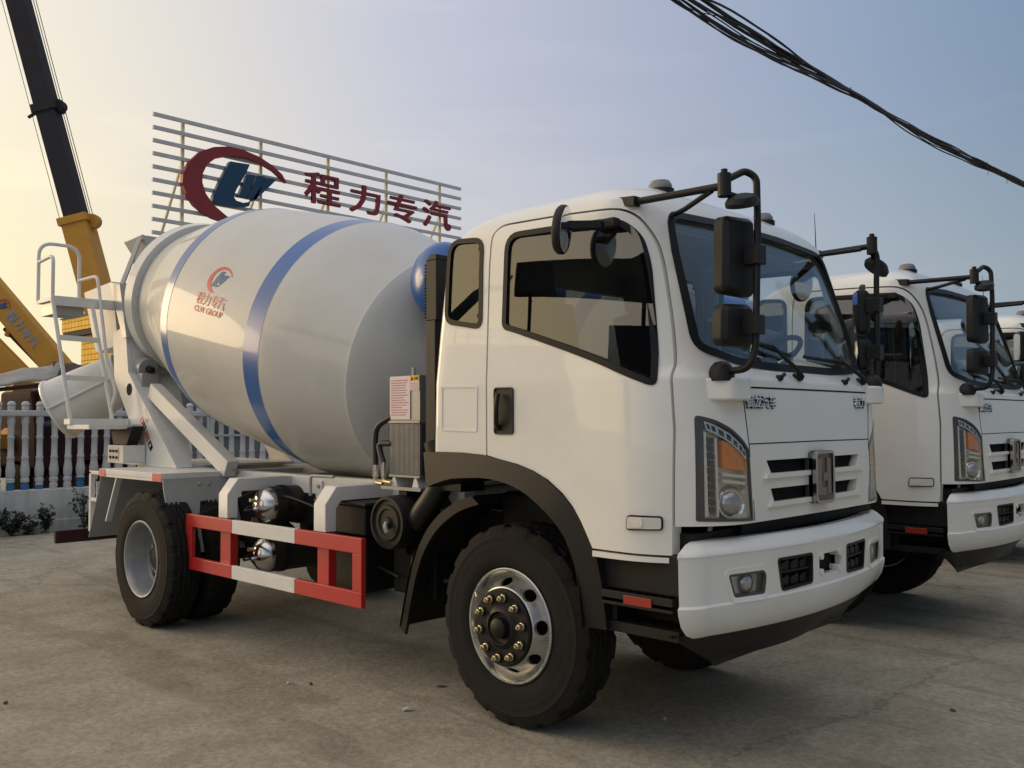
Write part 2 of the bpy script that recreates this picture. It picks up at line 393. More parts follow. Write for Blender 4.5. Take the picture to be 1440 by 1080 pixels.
def build_truck():
    T = thing('mixer_truck', 'near white concrete mixer truck whose drum wears blue bands and a red logo', 'truck', (0, 0, 0), 'white mixer trucks parked side by side')
    # ---- shell, doors, glass
    outer = cab_solid(); inner = cab_solid(.045, .05, .03)
    wins = []
    base = boo(outer, [inner, cutter([(-1, .3), (-1, 1.372)] + ARCH_O[1:] + [(.686, .3)], 'y', -1.4, 1.4), cutter([(1.0615, .5), (1.0615, 1.092), (1.6, 1.092), (1.6, .5)], 'y', -1.4, 1.4)])
    base = boo(base, [cutter(WSCR, 'x', .6, 1.5), cutter(QUART, 'y', -1.3, -.7), cutter(QUART, 'y', .7, 1.3),
                      cutter(rpoly([(-.66, 1.78), (.66, 1.78), (.62, 2.32), (-.62, 2.32)], .07), 'x', -.7, -.1)])
    dR = boo(base.copy(), [cutter(DOOR, 'y', -1.3, -.70)], 'INTERSECT'); dR = boo(dR, [cutter(WIN, 'y', -1.3, -.6)])
    dL = boo(base.copy(), [cutter(DOOR, 'y', .70, 1.3)], 'INTERSECT'); dL = boo(dL, [cutter(WIN, 'y', .6, 1.3)])
    shell = boo(base, [cutter(grow(DOOR, .010), 'y', -1.3, -.69), cutter(grow(DOOR, .010), 'y', .69, 1.3)])
    lampR = [(ym(y), z) for y, z in LAMP_R]; lampL = mirx(lampR)
    shell = boo(shell, [cutter(lampR, 'x', .99, 1.5), cutter(lampL, 'x', .99, 1.5), cutter(SLOT1, 'x', 1.1, 1.5), cutter(SLOT2, 'x', 1.1, 1.5)])
    m = MB(); m.addmesh(shell, WHITE)
    # recessed service panel rim, hood shut lines, roof drip seam, grille lips
    for sg in (-1, 1):
        rec = rpoly([(-.305, 1.484), (-.038, 1.478), (-.034, 1.708), (-.303, 1.714)], .012, 2)
        m.patch(ring(rec, .009), smap(sg), -.002, .0035, WHITE, 0, 0)
    def line(pts, w):
        for a, b in zip(pts, pts[1:]):
            d = (V(b) - V(a)).normalized(); n = V((-d.y, d.x)) * w / 2
            m.patch([tuple(V(a) + n), tuple(V(b) + n), tuple(V(b) - n), tuple(V(a) - n)], fmap, -.004, .0012, SEAM, .06, 0)
    line([(-.71, 1.708), (-.66, 1.675), (.66, 1.675), (.71, 1.708)], .008)
    line([(-.655, 1.675), (-.622, 1.43), (-.594, 1.10)], .005); line([(.655, 1.675), (.622, 1.43), (.594, 1.10)], .005)
    line([(-.622, 1.43), (0, 1.432), (.622, 1.43)], .005)
    for sl in (SLOT1, SLOT2):
        z0 = sl[1][1]; y0 = sl[0][0] - .03; m.patch([(y0, z0 - .016), (-y0, z0 - .016), (-y0 - .02, z0 + .006), (y0 + .02, z0 + .006)], fmap, -.01, .014, WHITE, .08, 0)
    o = m.done('cab_shell', T, smooth=30)
    md = o.modifiers.new('bev', 'BEVEL'); md.width = .004; md.segments = 1; md.limit_method = 'ANGLE'; md.angle_limit = rad(55)
    md = o.modifiers.new('wn', 'WEIGHTED_NORMAL'); md.keep_sharp = True
    def door(sg, me):
        m = MB(); m.addmesh(me, WHITE); d = m.done('door', T, smooth=30)
        md = d.modifiers.new('bev', 'BEVEL'); md.width = .005; md.segments = 2; md.limit_method = 'ANGLE'; md.angle_limit = rad(55)
        md = d.modifiers.new('wn', 'WEIGHTED_NORMAL'); md.keep_sharp = True
        sm = smap(sg)
        m = MB(); m.patch(ring(grow(WIN, .004), .027), sm, -.02, .004, SEAL, .05, 0); m.done('window_seal', d)
        m = MB(); gm = lambda x, z, o: V((x, sg * (LP(z)[2] - .010 - .095 * max(0, x - .1) ** 2 + o), z)); m.patch(inset(WIN, -.004), gm, -.002, .002, GLASSS if sg < 0 else GLASSC, .04, .1); m.done('window', d)
        # handle set in a dark cup
        m = MB(); hb = rpoly([(.083, 1.468), (.214, 1.469), (.214, 1.694), (.083, 1.696)], .02, 4)
        m.patch(hb, sm, -.01, .003, BLACK, 0, 0); m.patch(ring(hb, .008), sm, 0, .008, BLACK, 0, 0)
        gp = bez([(.112, -(sg) * 0 + 0, 1.49), (.118, .02, 1.53), (.128, .03, 1.60), (.128, .018, 1.665)], 4)
        m.tube([V((p.x, sg * (LP(p.z)[2] + .004 + p.y), p.z)) for p in gp], .012, BLACK, 8)
        m.cyl((.098, sg * 1.022, 1.505), (.098, sg * 1.034, 1.505), .009, CHROME, n=12)
        m.done('handle', d, bevel=.002)
        m = MB(); mk = rpoly([(.872, 1.070), (1.026, 1.076), (1.026, 1.134), (.880, 1.134)], .015, 4)
        m.patch(mk, sm, -.004, .010, SEAM, .03, 0); m.patch(inset(mk, .006), sm, .008, .016, LENSW, .03, 0)
        m.patch(rpoly([(.885, 1.082), (.95, 1.084), (.95, 1.126), (.889, 1.126)], .012, 3), sm, .014, .020, LAMPG, 0, 0); m.done('marker_lamp', d)
        return d
    door(-1, dR); door(1, dL)
    for sg in (-1, 1):
        m = MB(); sm = smap(sg); m.patch(inset(QUART, .006), sm, -.010, -.006, GLASSS, 0, .1)
        m.patch(ring(grow(QUART, .004), .026), sm, -.02, .005, SEAL, 0, .1)
        for q in ((-.058, 2.40), (-.05, 2.06)): m.cyl((q[0], sg * (LP(q[1])[2] - .016), q[1]), (q[0], sg * (LP(q[1])[2] - .004), q[1]), .011, SEAL, n=10)
        m.done('quarter_window', T)
    m = MB(); m.patch(inset(WSCR, .01), fmap, -.02, -.014, GLASSW, .07, .1); ws = m.done('windscreen', T)
    m = MB(); m.patch(ring(grow(WSCR, .006), .036), fmap, -.016, .006, SEAL, 0, .1); m.done('windscreen_seal', ws)
    m = MB(); m.box(-.352, -.346, -.69, .69, 1.75, 2.34, GLASSW); m.done('rear_window', T, smooth=0)
    # ---- wipers
    for y0, tip, b0, b1 in ((-.13, (-.29, 1.875), (-.52, 1.900), (-.10, 1.840)), (.60, (.43, 1.836), (.05, 1.842), (.52, 1.826))):
        m = MB(); p = fmap(y0, 1.733, .03); t = fmap(*tip, .035)
        m.cyl(fmap(y0, 1.733, -.01), p, .022, BLACK, r1=.017, n=12); m.tube([p, p.lerp(t, .25) + V((.012, 0, 0)), t], [.013, .011, .007], BLACK, 8)
        m.tube([fmap(b0[0] + (b1[0] - b0[0]) * k / 6, b0[1] + (b1[1] - b0[1]) * k / 6, .012) for k in range(7)], .009, BLACK, 6)
        m.tube([fmap(b0[0] + (b1[0] - b0[0]) * .28, b0[1] + (b1[1] - b0[1]) * .28, .02), t, fmap(b0[0] + (b1[0] - b0[0]) * .75, b0[1] + (b1[1] - b0[1]) * .75, .02)], .007, BLACK, 6)
        m.done('wiper', T)
    for y0 in (-.32, .37):
        m = MB(); m.cyl(fmap(y0, 1.722, -.005), fmap(y0, 1.726, .022), .018, BLACK, r1=.012, n=10); m.tube([fmap(y0, 1.728, .02), fmap(y0 + .03, 1.742, .035)], .009, BLACK, 8); m.done('washer_nozzle', T)
    # ---- headlights
    for sg in (-1, 1):
        mp = (lambda y, z, o: fmap(ym(y), z, o)) if sg < 0 else (lambda y, z, o: fmap(-ym(y), z, o))
        m = MB(); m.patch(LAMP_R, mp, -.075, -.045, LAMPG, .05, 0); m.patch(ring(LAMP_R, .012), mp, -.06, .002, LAMPD, .05, 0)
        side = [(-.955, 1.116), (-.946, 1.553), (-.912, 1.545), (-.918, 1.116)]; m.patch(side, mp, -.05, -.003, LAMPD, .02, 0)
        m.patch([(-.586, 1.112), (-.598, 1.40), (-.615, 1.42), (-.60, 1.112)], mp, -.05, -.010, LAMPG, 0, 0)
        H = m.done('headlight', T)
        m = MB()   # daylight strip along the slanted top edge
        top = [(-.905, 1.530), (-.85, 1.514), (-.75, 1.476), (-.655, 1.426), (-.602, 1.385)]; bot = [(-.893, 1.492), (-.84, 1.474), (-.745, 1.434), (-.66, 1.388), (-.608, 1.355)]
        m.patch(ring(top + bot[::-1], .007), mp, -.04, -.006, CHROME, 0, 0)
        for k in range(7):
            t0 = .05 + k * .135; t1 = t0 + .085
            def at(L, t):
                f = t * (len(L) - 1); i = min(len(L) - 2, int(f)); return tuple(V(L[i]).lerp(V(L[i + 1]), f - i))
            m.patch([at(bot, t0), at(bot, t1), at(top, t1), at(top, t0)], mp, -.05, -.022, LAMPD, 0, 0)
            m.patch([at(bot, t1), at(bot, t1 + .04), at(top, t1 + .04), at(top, t1)], mp, -.04, -.012, CHROME, 0, 0)
        m.done('light_strip', H)
        m = MB()
        m.patch([(-.912, 1.13), (-.893, 1.13), (-.893, 1.48), (-.905, 1.49)], mp, -.05, -.012, LAMPG, 0, 0)
        m.patch([(-.846, 1.13), (-.833, 1.13), (-.833, 1.455), (-.846, 1.46)], mp, -.05, -.012, LAMPG, 0, 0)
        for k in range(10):
            z = 1.148 + k * .0322; m.patch([(-.886, z), (-.852, z - .004), (-.852, z + .019), (-.880, z + .023)], mp, -.055, -.02, LAMPD, 0, 0)
        m.done('light_column', H)
        m = MB(); m.patch(rpoly([(-.806, 1.333), (-.618, 1.313), (-.622, 1.368), (-.72, 1.428), (-.802, 1.450)], .012, 3), mp, -.05, -.014, AMBER, .05, 0); m.done('indicator', H)
        m = MB()
        for z in (1.262, 1.290): m.patch([(-.806, z + .008), (-.615, z - .008), (-.615, z + .006), (-.806, z + .022)], mp, -.05, -.014, LAMPG, 0, 0)
        c = mp(-.73, 1.178, -.045); m.lathe([(-.01, .078), (.012, .075), (.022, .066), (.016, .060)], c, (.9, sg * .42, 0), 24, CHROME)
        m.lathe([(.0, .060), (.022, .052), (.034, .036), (.040, .016), (.041, .0)], c, (.9, sg * .42, 0), 24, LENS)
        m.patch([(-.66, 1.12), (-.605, 1.12), (-.612, 1.235), (-.645, 1.235)], mp, -.05, -.018, LAMPG, 0, 0)
        m.patch([(-.71, 1.116), (-.608, 1.112), (-.61, 1.137), (-.66, 1.145)], mp, -.05, -.012, CHROME, 0, 0)
        m.done('main_lamp', H)
        m = MB(); m.patch(inset(LAMP_R, .008), mp, -.004, -.001, CLEAR, .05, .12); m.done('lamp_cover', H)
    # ---- grille mesh, badge, lettering
    m = MB()
    for sl in (SLOT1, SLOT2):
        m.patch(grow(sl, .004), fmap, -.05, -.044, BLACK, .1, 0); z0, z1 = sl[1][1], sl[0][1]; y = sl[0][0]
        while y < -sl[0][0]:
            for d in (-1, 1):
                a, b = (y, z0), (y + d * (z1 - z0), z1)
                if abs(b[0]) < -sl[0][0] and abs(a[0]) < -sl[1][0]: m.tube([fmap(*a, -.036), fmap(*b, -.036)], .0028, CHASSIS, 4)
            y += .021
    m.done('grille', T, smooth=0)
    m = MB(); bo = rpoly([(-.098, 1.138), (.098, 1.138), (.098, 1.388), (-.098, 1.388)], .035, 5)
    bm_ = lambda y, z, o: V((sx(0, 1.26) + o, y, z))
    m.patch(bo, bm_, -.02, .022, LAMPD, 0, 0); m.patch(ring(bo, .016), bm_, .0, .040, BADGE, 0, 0); B = m.done('emblem', T, bevel=.004)
    m = MB(); m.patch(inset(bo, .015), bm_, .02, .028, EMBF, 0, 0)
    def U(a, b): return (-.072 + (a - 420) / 235 * .144, 1.178 + (840 - b) / 530 * .176)
    for r in (((425, 325), (490, 310), (490, 735), (575, 735), (575, 842), (445, 842), (425, 815)), ((580, 310), (625, 318), (645, 345), (652, 820), (592, 835), (588, 642), (515, 642), (515, 535), (580, 522))):
        m.patch([U(*p) for p in r], bm_, .02, .034, EMBS, 0, 0)
    m.done('emblem_face', B, bevel=.0015)
    m = MB(); tt = text2d('御龙汽车', (-.640, -.392, 1.587, 1.660), .010); m.patch(([(a + .005, b - .005) for a, b in tt[0]], tt[1]), fmap, -.002, .006, SEAM, 0, 0); m.patch(tt, fmap, .004, .012, CHROME, 0, 0); m.done('front_lettering', T, smooth=0)  # dark shifted copy: raised base that also draws the letters' shadow
    m = MB(); tt = text2d('程力', (.455, .58, 1.596, 1.650), .010); m.patch(([(a + .005, b - .005) for a, b in tt[0]], tt[1]), fmap, -.002, .006, SEAM, 0, 0); m.patch(tt, fmap, .004, .012, CHROME, 0, 0); m.done('front_lettering', T, smooth=0)  # same dark base copy, shifted to draw a shadow behind the characters
    # ---- mirror brackets and arms
    for sg in (-1, 1):
        m = MB(); pl = rpoly([(1.0, .60), (1.245, .62), (1.270, .70), (1.253, .790), (1.085, .868), (1.0, .86)], [0, .02, .03, .03, .02, 0], 4)
        m.prism([(x, sg * y) for x, y in pl], 'z', 1.615, 1.712, WHITE); m.done('mirror_bracket', T, bevel=.012, seg=3)
        m = MB(); ba = V((.80, sg * .90, 2.50)); J = V((1.29, sg * .90, 2.490)) if sg < 0 else V((1.205, .78, 2.482))
        up = J + (V((.03, .10, .06)) if sg < 0 else V((.02, .02, .0)))
        px = V((1.345, -.735, 2.545)) if sg < 0 else V((1.225, .80, 2.43)); p2 = V((1.355, -.75, 2.35)) if sg < 0 else V((1.215, .805, 2.30))
        p3 = V((1.352, -.775, 1.83)) if sg < 0 else V((1.21, .81, 1.83)); bl = V((1.19, sg * .775, 1.728))
        m.obase = None
        m.beam(ba - V((.09, 0, -.012)), ba + V((.06, sg * .01, -.002)), .045, .042, BLACK)
        m.tube([ba, J], .016, BLACK, 10); m.tube([V((.93, sg * .72, 2.46)), V((1.0, sg * .75, 2.465)), J - V((.06, 0, 0.01))], .012, BLACK, 8)
        m.cyl(J - V((0, 0, .045)), J + V((0, 0, .05)), .028, BLACK, n=14); m.cyl(J + V((0, 0, .05)), J + V((0, 0, .068)), .014, BLACK, n=10)
        if sg < 0: path = [J + V((0, 0, .02)), px - V((.035, .03, -.03)), px, p2, p3, V((1.33, -.79, 1.745)), bl + V((.04, 0, .01))]
        else: path = [J, px, p2, p3, V((1.21, .805, 1.76)), bl]
        m.tube(rpath(path, .06), .015, BLACK, 12)
        m.lathe([(-.03, .055), (.0, .055), (.03, .046), (.05, .028), (.056, 0)], bl - V((0, 0, .0)), (0, 0, 1), 18, BLACK)
        A = m.done('mirror_arm', T, bevel=.003)
        # two mirror heads on the post
        for (zc, hh, ww, nm) in (((2.215 if sg < 0 else 2.16), .335 if sg < 0 else .25, .180 if sg < 0 else .15, 'mirror'), ((1.925 if sg < 0 else 1.90), .185, .180 if sg < 0 else .16, 'mirror')):
            m = MB(); post = p2.lerp(p3, (2.35 - zc) / .52)
            yaw = rad(-8) if sg < 0 else rad(34)
            mx = M.Translation(post + V((-.055, .055 if sg < 0 else 0, 0))) @ M.Rotation(yaw, 4, 'Z')
            out = rpoly([(sg * -.005, -hh / 2), (sg * -.005, hh / 2), (sg * (ww + .01), hh / 2 - .008), (sg * (ww + .02), -hh / 2 + .008)], .035, 4)
            k = len(out); ins = inset(out, .02)
            vs = [V((-.045, y, z)) for y, z in out] + [V((.0, y, z)) for y, z in out] + [V((.022, y, z)) for y, z in ins]
            vs = [mx @ (v + V((0, 0, 0))) for v in vs]
            fs = [(i, (i + 1) % k, k + (i + 1) % k, k + i) for i in range(k)] + [(k + i, k + (i + 1) % k, 2 * k + (i + 1) % k, 2 * k + i) for i in range(k)] + [tuple(range(2 * k, 3 * k)), tuple(range(k))[::-1]]
            m.faces(vs, fs, BLACK)
            m.faces([mx @ V((-.0465, y, z)) for y, z in inset(out, .012)], [tuple(range(k))], MIRROR)
            m.box(post.x - .05, post.x + .026, post.y - .03, post.y + .03, zc - .04, zc + .04, BLACK)
            m.done(nm, A, bevel=.004)
        m = MB(); tp = p2 + V((-.03, sg * .07, .065))   # small kerb mirror folded flat above the heads
        mx = M.Translation(tp) @ M.Rotation(rad(-18) * sg, 4, 'X') @ M.Rotation(rad(12), 4, 'Y')
        m.lathe([(0, .0), (.0, .10), (.018, .105), (.04, .085), (.05, .03), (.05, 0)], (0, 0, 0), (0, 0, 1), 20, BLACK)
        for v in m.bm.verts: v.co.x *= .55; v.co = mx @ v.co
        m.tube([J - V((0, 0, .03)), tp + V((0, 0, .03))], .014, BLACK, 8); m.done('kerb_mirror', A)
        # convex mirror above the door
        m = MB(); c = V((.615, sg * 1.135, 2.375)); mx = M.Translation(c) @ M.Rotation(rad(160) * sg, 4, 'Z') @ M.Rotation(rad(-6), 4, 'Y')
        m.lathe([(-.02, 0), (-.024, .05), (-.02, .098), (-.006, .108), (.012, .108), (.022, .102)], (0, 0, 0), (-1, 0, 0), 28, BLACK)
        m.lathe([(.022, .102), (.030, .06), (.034, 0)], (0, 0, 0), (-1, 0, 0), 28, MIRROR)
        for v in m.bm.verts: v.co = mx @ V((v.co.x, v.co.y * .74, v.co.z * 1.02))
        m.beam(c + V((.0, 0, .02)), V((.73, sg * 1.0, 2.40)), .03, .035, BLACK); m.box(.68, .80, sg * 1.0, sg * .955, 2.385, 2.425, BLACK); m.done('door_mirror', T, bevel=.003)
    # ---- roof lamps, aerial
    for y in (-.5, .5):
        m = MB(); m.lathe([(0, .062), (.022, .062)], (.70, y, 2.628), (0, 0, 1), 20, BLACK); m.lathe([(.022, .055), (.045, .052), (.065, .04), (.075, .0)], (.70, y, 2.628), (0, 0, 1), 20, SMOKE)
        for v in m.bm.verts: v.co.x = .70 + (v.co.x - .70) * 1.15
        m.done('roof_lamp', T)
    m = MB(); m.tube([(.80, .96, 2.47), (.79, .965, 2.76)], [.004, .0015], BLACK, 6); m.cyl((.80, .95, 2.45), (.80, .96, 2.485), .012, BLACK, n=10); m.done('aerial', T)
    # ---- bumper
    def bins(z):
        L = [(.632, -.05), (.652, -.03), (.69, -.012), (.74, -.002), (.765, .0), (.775, -.006), (.96, -.004), (.975, .0), (.99, -.004), (1.02, -.03), (1.03, -.045)]
        for a, b in zip(L, L[1:]):
            if z <= b[0]: return a[1] + (b[1] - a[1]) * (z - a[0]) / (b[0] - a[0])
        return L[-1][1]
    def bxf(z): return 1.305 + bins(z)
    def bx(y, z, i=0.):
        w = 1.045 + bins(z) - i; r = .17; a = min(abs(y), w - .003); xf = bxf(z) - i
        if a <= w - r: return xf - .115 * (a / (w - r)) ** 2
        return xf - .115 - r + math.sqrt(max(0, r * r - (a - w + r) ** 2))
    def bmap(y, z, o): return V((bx(y, z) + o, y, z))
    def bsolid(zs, i=0., xb=1.118):
        m = MB(); vs = []
        for z in zs:
            w = 1.045 + bins(z) - i; r = .17; xc = bxf(z) - i - .115 - r; H = [(xb, w - r + r * math.sqrt(max(0, 1 - max(0, (xb - xc) / r) ** 2)))]
            for k in range(13): a = pi / 2 * k / 12; H.append((None, min(H[0][1] - .0005 * k, w - r + r * cos(a))))
            for k in range(1, 13): H.append((None, (w - r) * (1 - k / 12)))
            H = [(xb if x is not None else max(xb + .001, bx(y, z, i)), y) for x, y in H]
            vs += [V((x, y, z)) for x, y in H + [(x, -y) for x, y in H[-2::-1]]]
        n = len(vs) // len(zs); fs = []
        for k in range(len(zs) - 1): fs += [(k * n + j, k * n + (j + 1) % n, (k + 1) * n + (j + 1) % n, (k + 1) * n + j) for j in range(n)]
        fs += [tuple(range(n))[::-1], tuple((len(zs) - 1) * n + j for j in range(n))]
        m.faces(vs, fs, None); return m.mesh('b', 0)
    bs = bsolid([.632, .652, .69, .74, .765, .775, .86, .96, .975, .99, 1.02, 1.03])
    FOG = rpoly([(-.778, .888), (-.742, .788), (-.552, .786), (-.540, .862), (-.556, .888)], .015, 3)
    VENT = rpoly([(-.462, .928), (-.432, .780), (-.180, .788), (-.180, .928)], .02, 3)
    PLT = rpoly([(-.118, .910), (-.118, .816), (.118, .816), (.118, .910)], .012, 3)
    bs = boo(bs, [bsolid([.70, .74, .99, 1.02, 1.03], .035, .9), bsolid([1.02, 1.03, 1.2], .035, .9)] + [cutter(p, 'x', 1.05, 1.6) for p in (FOG, mirx(FOG), VENT, mirx(VENT), PLT)])
    m = MB(); m.addmesh(bs, WHITE)
    for q in (FOG, mirx(FOG)): m.patch(ring(grow(q, .022), .022), bmap, -.006, .004, WHITE, .05, 0)
    o = m.done('bumper', T, smooth=30); md = o.modifiers.new('bev', 'BEVEL'); md.width = .006; md.segments = 2; md.limit_method = 'ANGLE'; md.angle_limit = rad(50)
    md = o.modifiers.new('wn', 'WEIGHTED_NORMAL'); md.keep_sharp = True
    for q in (FOG, mirx(FOG)):
        m = MB(); m.patch(q, bmap, -.05, -.035, LAMPG, .08, 0); m.patch(ring(q, .010), bmap, -.04, .004, LAMPD, .06, 0)
        cy = sum(p[0] for p in q) / len(q); c = bmap(cy, .838, -.035); m.lathe([(0, .046), (.014, .044), (.024, .034), (.03, .016), (.031, 0)], c, (1, 0, 0), 20, LENS); m.patch(inset(q, .006), bmap, -.008, -.004, CLEAR, .08, 0); m.done('fog_lamp', o)
    for q in (VENT, mirx(VENT)):
        m = MB(); m.patch(q, bmap, -.06, -.045, SEAM, .1, 0); m.patch(ring(q, .012), bmap, -.05, .003, BLACK, .06, 0); sg = 1 if q[0][0] > 0 else -1
        for r in (0, 1):
            for c in range(3):
                y0 = sg * (.205 + c * .074); z0 = .80 + r * .066; m.patch(rpoly([(y0, z0), (y0 + sg * .058, z0), (y0 + sg * .058, z0 + .03), (y0, z0 + .045)], .006, 2), bmap, -.05, -.016, BLACK, 0, 0)
        m.patch([(sg * .19, .858), (sg * .44, .858), (sg * .44, .866), (sg * .19, .866)], bmap, -.05, -.006, BLACK, .08, 0); m.done('bumper_vent', o)
    m = MB(); m.patch(PLT, bmap, -.06, -.05, SEAM, 0, 0)
    for y in (-.095, .095):
        for z in (.826, .900): m.cyl(bmap(y, z, -.045), bmap(y, z, .004), .017, WHITE, n=10)
    m.done('plate_recess', o)
    m = MB(); m.addmesh(bsolid([.455, .48, .62, .645], .008, 1.05), BLACK); m.done('valance', T, bevel=.008)
    # ---- steps under the doors
    for sg in (-1, 1):
        m = MB(); a, b = sorted((sg * .80, sg * 1.005)); m.box(.72, 1.085, a, b, .752, .772, BLACK)
        for k in range(9): x = .73 + k * .0425; m.box(x, x + .016, a + .004, b - .004, .772, .797, BLACK)
        for k in range(4): y = a + .012 + k * (b - a - .03) / 3; m.box(.721, 1.084, y, y + .012, .7725, .799, BLACK)
        m.box(.72, 1.085, sg * 1.005, sg * .99, .74, .80, BLACK); m.box(.72, 1.085, sg * .96, sg * .80, .615, .66, CHASSIS); m.box(.73, .76, sg * .95, sg * .82, .66, .752, CHASSIS)
        st = m.done('step', T, bevel=.003)
        m = MB(); m.box(.84, .985, sg * 1.0055, sg * 1.010, .752, .79, REFLR); m.done('reflector', st, bevel=.002)
        m = MB(); m.box(.66, 1.12, sg * .80, sg * .965, .80, .975, CHASSIS); m.box(.62, 1.05, sg * .62, sg * .80, .60, 1.02, CHASSIS); m.done('step_well', T, bevel=.01)
        # ---- wheel arch trim and liner
        A = [(-.435, 1.372)] + ARCH_O[1:] + [(.705, .90), (.722, .78), (.73, .62)]; Bp = [(-.40, 1.19), (-.30, 1.222), (-.195, 1.245), (.0, 1.255), (.11, 1.250), (.24, 1.222), (.34, 1.176), (.43, 1.118), (.515, 1.04), (.55, .975), (.576, .905), (.60, .80), (.618, .62)]
        n = 15
        def rs(P, n):
            L = [0]; 
            for i in range(1, len(P)): L.append(L[-1] + (V(P[i]) - V(P[i - 1])).length)
            out = []
            for k in range(n):
                d = L[-1] * k / (n - 1); i = max(j for j in range(len(L)) if L[j] <= d + 1e-9); i = min(i, len(P) - 2); out.append(tuple(V(P[i]).lerp(V(P[i + 1]), (d - L[i]) / (L[i + 1] - L[i]))))
            return out
        A2, B2 = rs(A, 22), rs(Bp, 22)
        m = MB(); yo = [1.035 - .05 * max(0, (k - 13) / 8) for k in range(22)]
        m.strip([(p[0], sg * y, p[1]) for p, y in zip(A2, yo)], [(p[0], sg * (y + .012), p[1]) for p, y in zip(B2, yo)], (0, -sg * .06, 0), BROWNBLK)
        m.strip([(p[0], sg * 1.02, p[1]) for p in B2], [(p[0] * .97, sg * .45, p[1] * 1.0 + .015) for p in B2], (0, 0, .02), CHASSIS)
        m.done('wheel_arch', T, bevel=.010, seg=3)
        m = MB(); a = bez([(-.26, 1.125), (-.40, 1.085), (-.56, 1.0), (-.66, .90), (-.74, .77), (-.80, .62), (-.865, .37)] and [(p[0], 0, p[1]) for p in [(-.26, 1.135), (-.42, 1.085), (-.58, .985), (-.69, .86), (-.76, .72), (-.81, .56), (-.86, .37)]], 4)
        m.strip([(p.x, sg * .85, p.z) for p in a], [(p.x, sg * .45, p.z) for p in a], (.018, 0, .01), BLACK); m.strip([(p.x, sg * .85, p.z) for p in a], [(p.x + .05, sg * .85, p.z - .035) for p in a], (0, -sg * .02, 0), BROWNBLK)
        m.done('mudguard', T, bevel=.006)
    # ---- cab interior
    m = MB(); m.box(-.33, .80, -.93, .93, 1.385, 1.42, INT); m.box(.80, 1.12, -.66, .66, 1.385, 1.42, INT); m.box(-.325, -.30, -.93, .93, 1.42, 1.76, INT)
    m.prism([(.80, 1.42), (.86, 1.72), (1.0, 1.76), (1.09, 1.70), (1.10, 1.42)], 'y', -.66, .66, INT); m.box(.78, .86, -.88, .88, 1.42, 1.70, INT); m.box(.50, .78, -.75, .75, 2.44, 2.46, INTL); m.done('dashboard', T, bevel=.02)
    for y in (-.52, .52):
        m = MB(); m.box(-.02, .48, y - .25, y + .25, 1.50, 1.66, SEAT)
        mx = M.Translation((.0, y, 1.62)) @ M.Rotation(rad(-10), 4, 'Y'); m.box(-.09, .05, -.25, .25, 0, .56, SEAT, mx); m.box(-.07, .03, -.14, .14, .60, .80, INTL, mx)
        m.cyl(mx @ V((-.02, -.06, .5)), mx @ V((-.02, -.06, .65)), .01, BLACK, n=8); m.cyl(mx @ V((-.02, .06, .5)), mx @ V((-.02, .06, .65)), .01, BLACK, n=8); m.box(.0, .44, y - .2, y + .2, 1.42, 1.50, INT); m.done('seat', T, bevel=.035, seg=3)
    m = MB(); cc = V((.70, .50, 1.86)); ax = V((-.55, 0, .84)).normalized(); e1 = ax.cross(V((0, 1, 0))).normalized(); e2 = V((0, 1, 0))
    pts = [cc + (e1 * cos(2 * pi * k / 28) + e2 * sin(2 * pi * k / 28)) * .225 for k in range(29)]
    m.tube(pts, .015, BLACK, 8); m.cyl(cc - ax * .05, cc, .06, BLACK, n=16); m.tube([cc - ax * .03, V((.95, .50, 1.6))], .03, BLACK, 10)
    for a in (0, 2.1, 4.2): m.tube([cc - ax * .02, cc + (e1 * cos(a) + e2 * sin(a)) * .22], .011, BLACK, 6)
    m.done('steering_wheel', T)
    return T
# ------------------------------------------------------------------ wheels
def tyre_mesh():
    m = MB(); NT = 36 * 8; W = .265
    P = [(.030, .275), (.016, .290), (.006, .312), (.0015, .345), (.0, .372), (.0012, .378), (.0, .384), (.002, .41), (.006, .436), (.0045, .441), (.008, .446), (.014, .468), (.021, .484), (.026, .493)]
    T = [(.030 + (W - .06) * i / 30) for i in range(31)]
    prof = P + [(h, None) for h in T] + [(W - h, r) for h, r in P[::-1]]
    def tri(x): x = x % 1; return 4 * abs(x - .5) - 1
    vs = []
    for j in range(NT):
        th = 2 * pi * j / NT; ph = j / 8.
        for i, (h, r) in enumerate(prof):
            if r is None:
                c = (h - W / 2) / (W / 2 - .03); R = .5055 - .004 * c * c; g = 0
                for c0 in (-.36, 0, .36):
                    if abs(c - c0 - .055 * tri(ph * .5 + (.25 if c0 == 0 else 0))) < .055: g = .013
                f = (ph * .5 + (0 if c > 0 else .5)) % 1
                if abs(c) > .62 and f < .26: g = .013
                R -= g
            else:
                R = r; f = (ph * .5 + (0 if h > W / 2 else .5)) % 1
                if r > .466 and f < .26: R -= .009; 
            vs.append((R * cos(th), h, R * sin(th)))
    k = len(prof)
    m.faces(vs, [(j * k + i, ((j + 1) % NT) * k + i, ((j + 1) % NT) * k + i + 1, j * k + i + 1) for j in range(NT) for i in range(k - 1)], RUBBER)
    return m.mesh('tyre', 30)

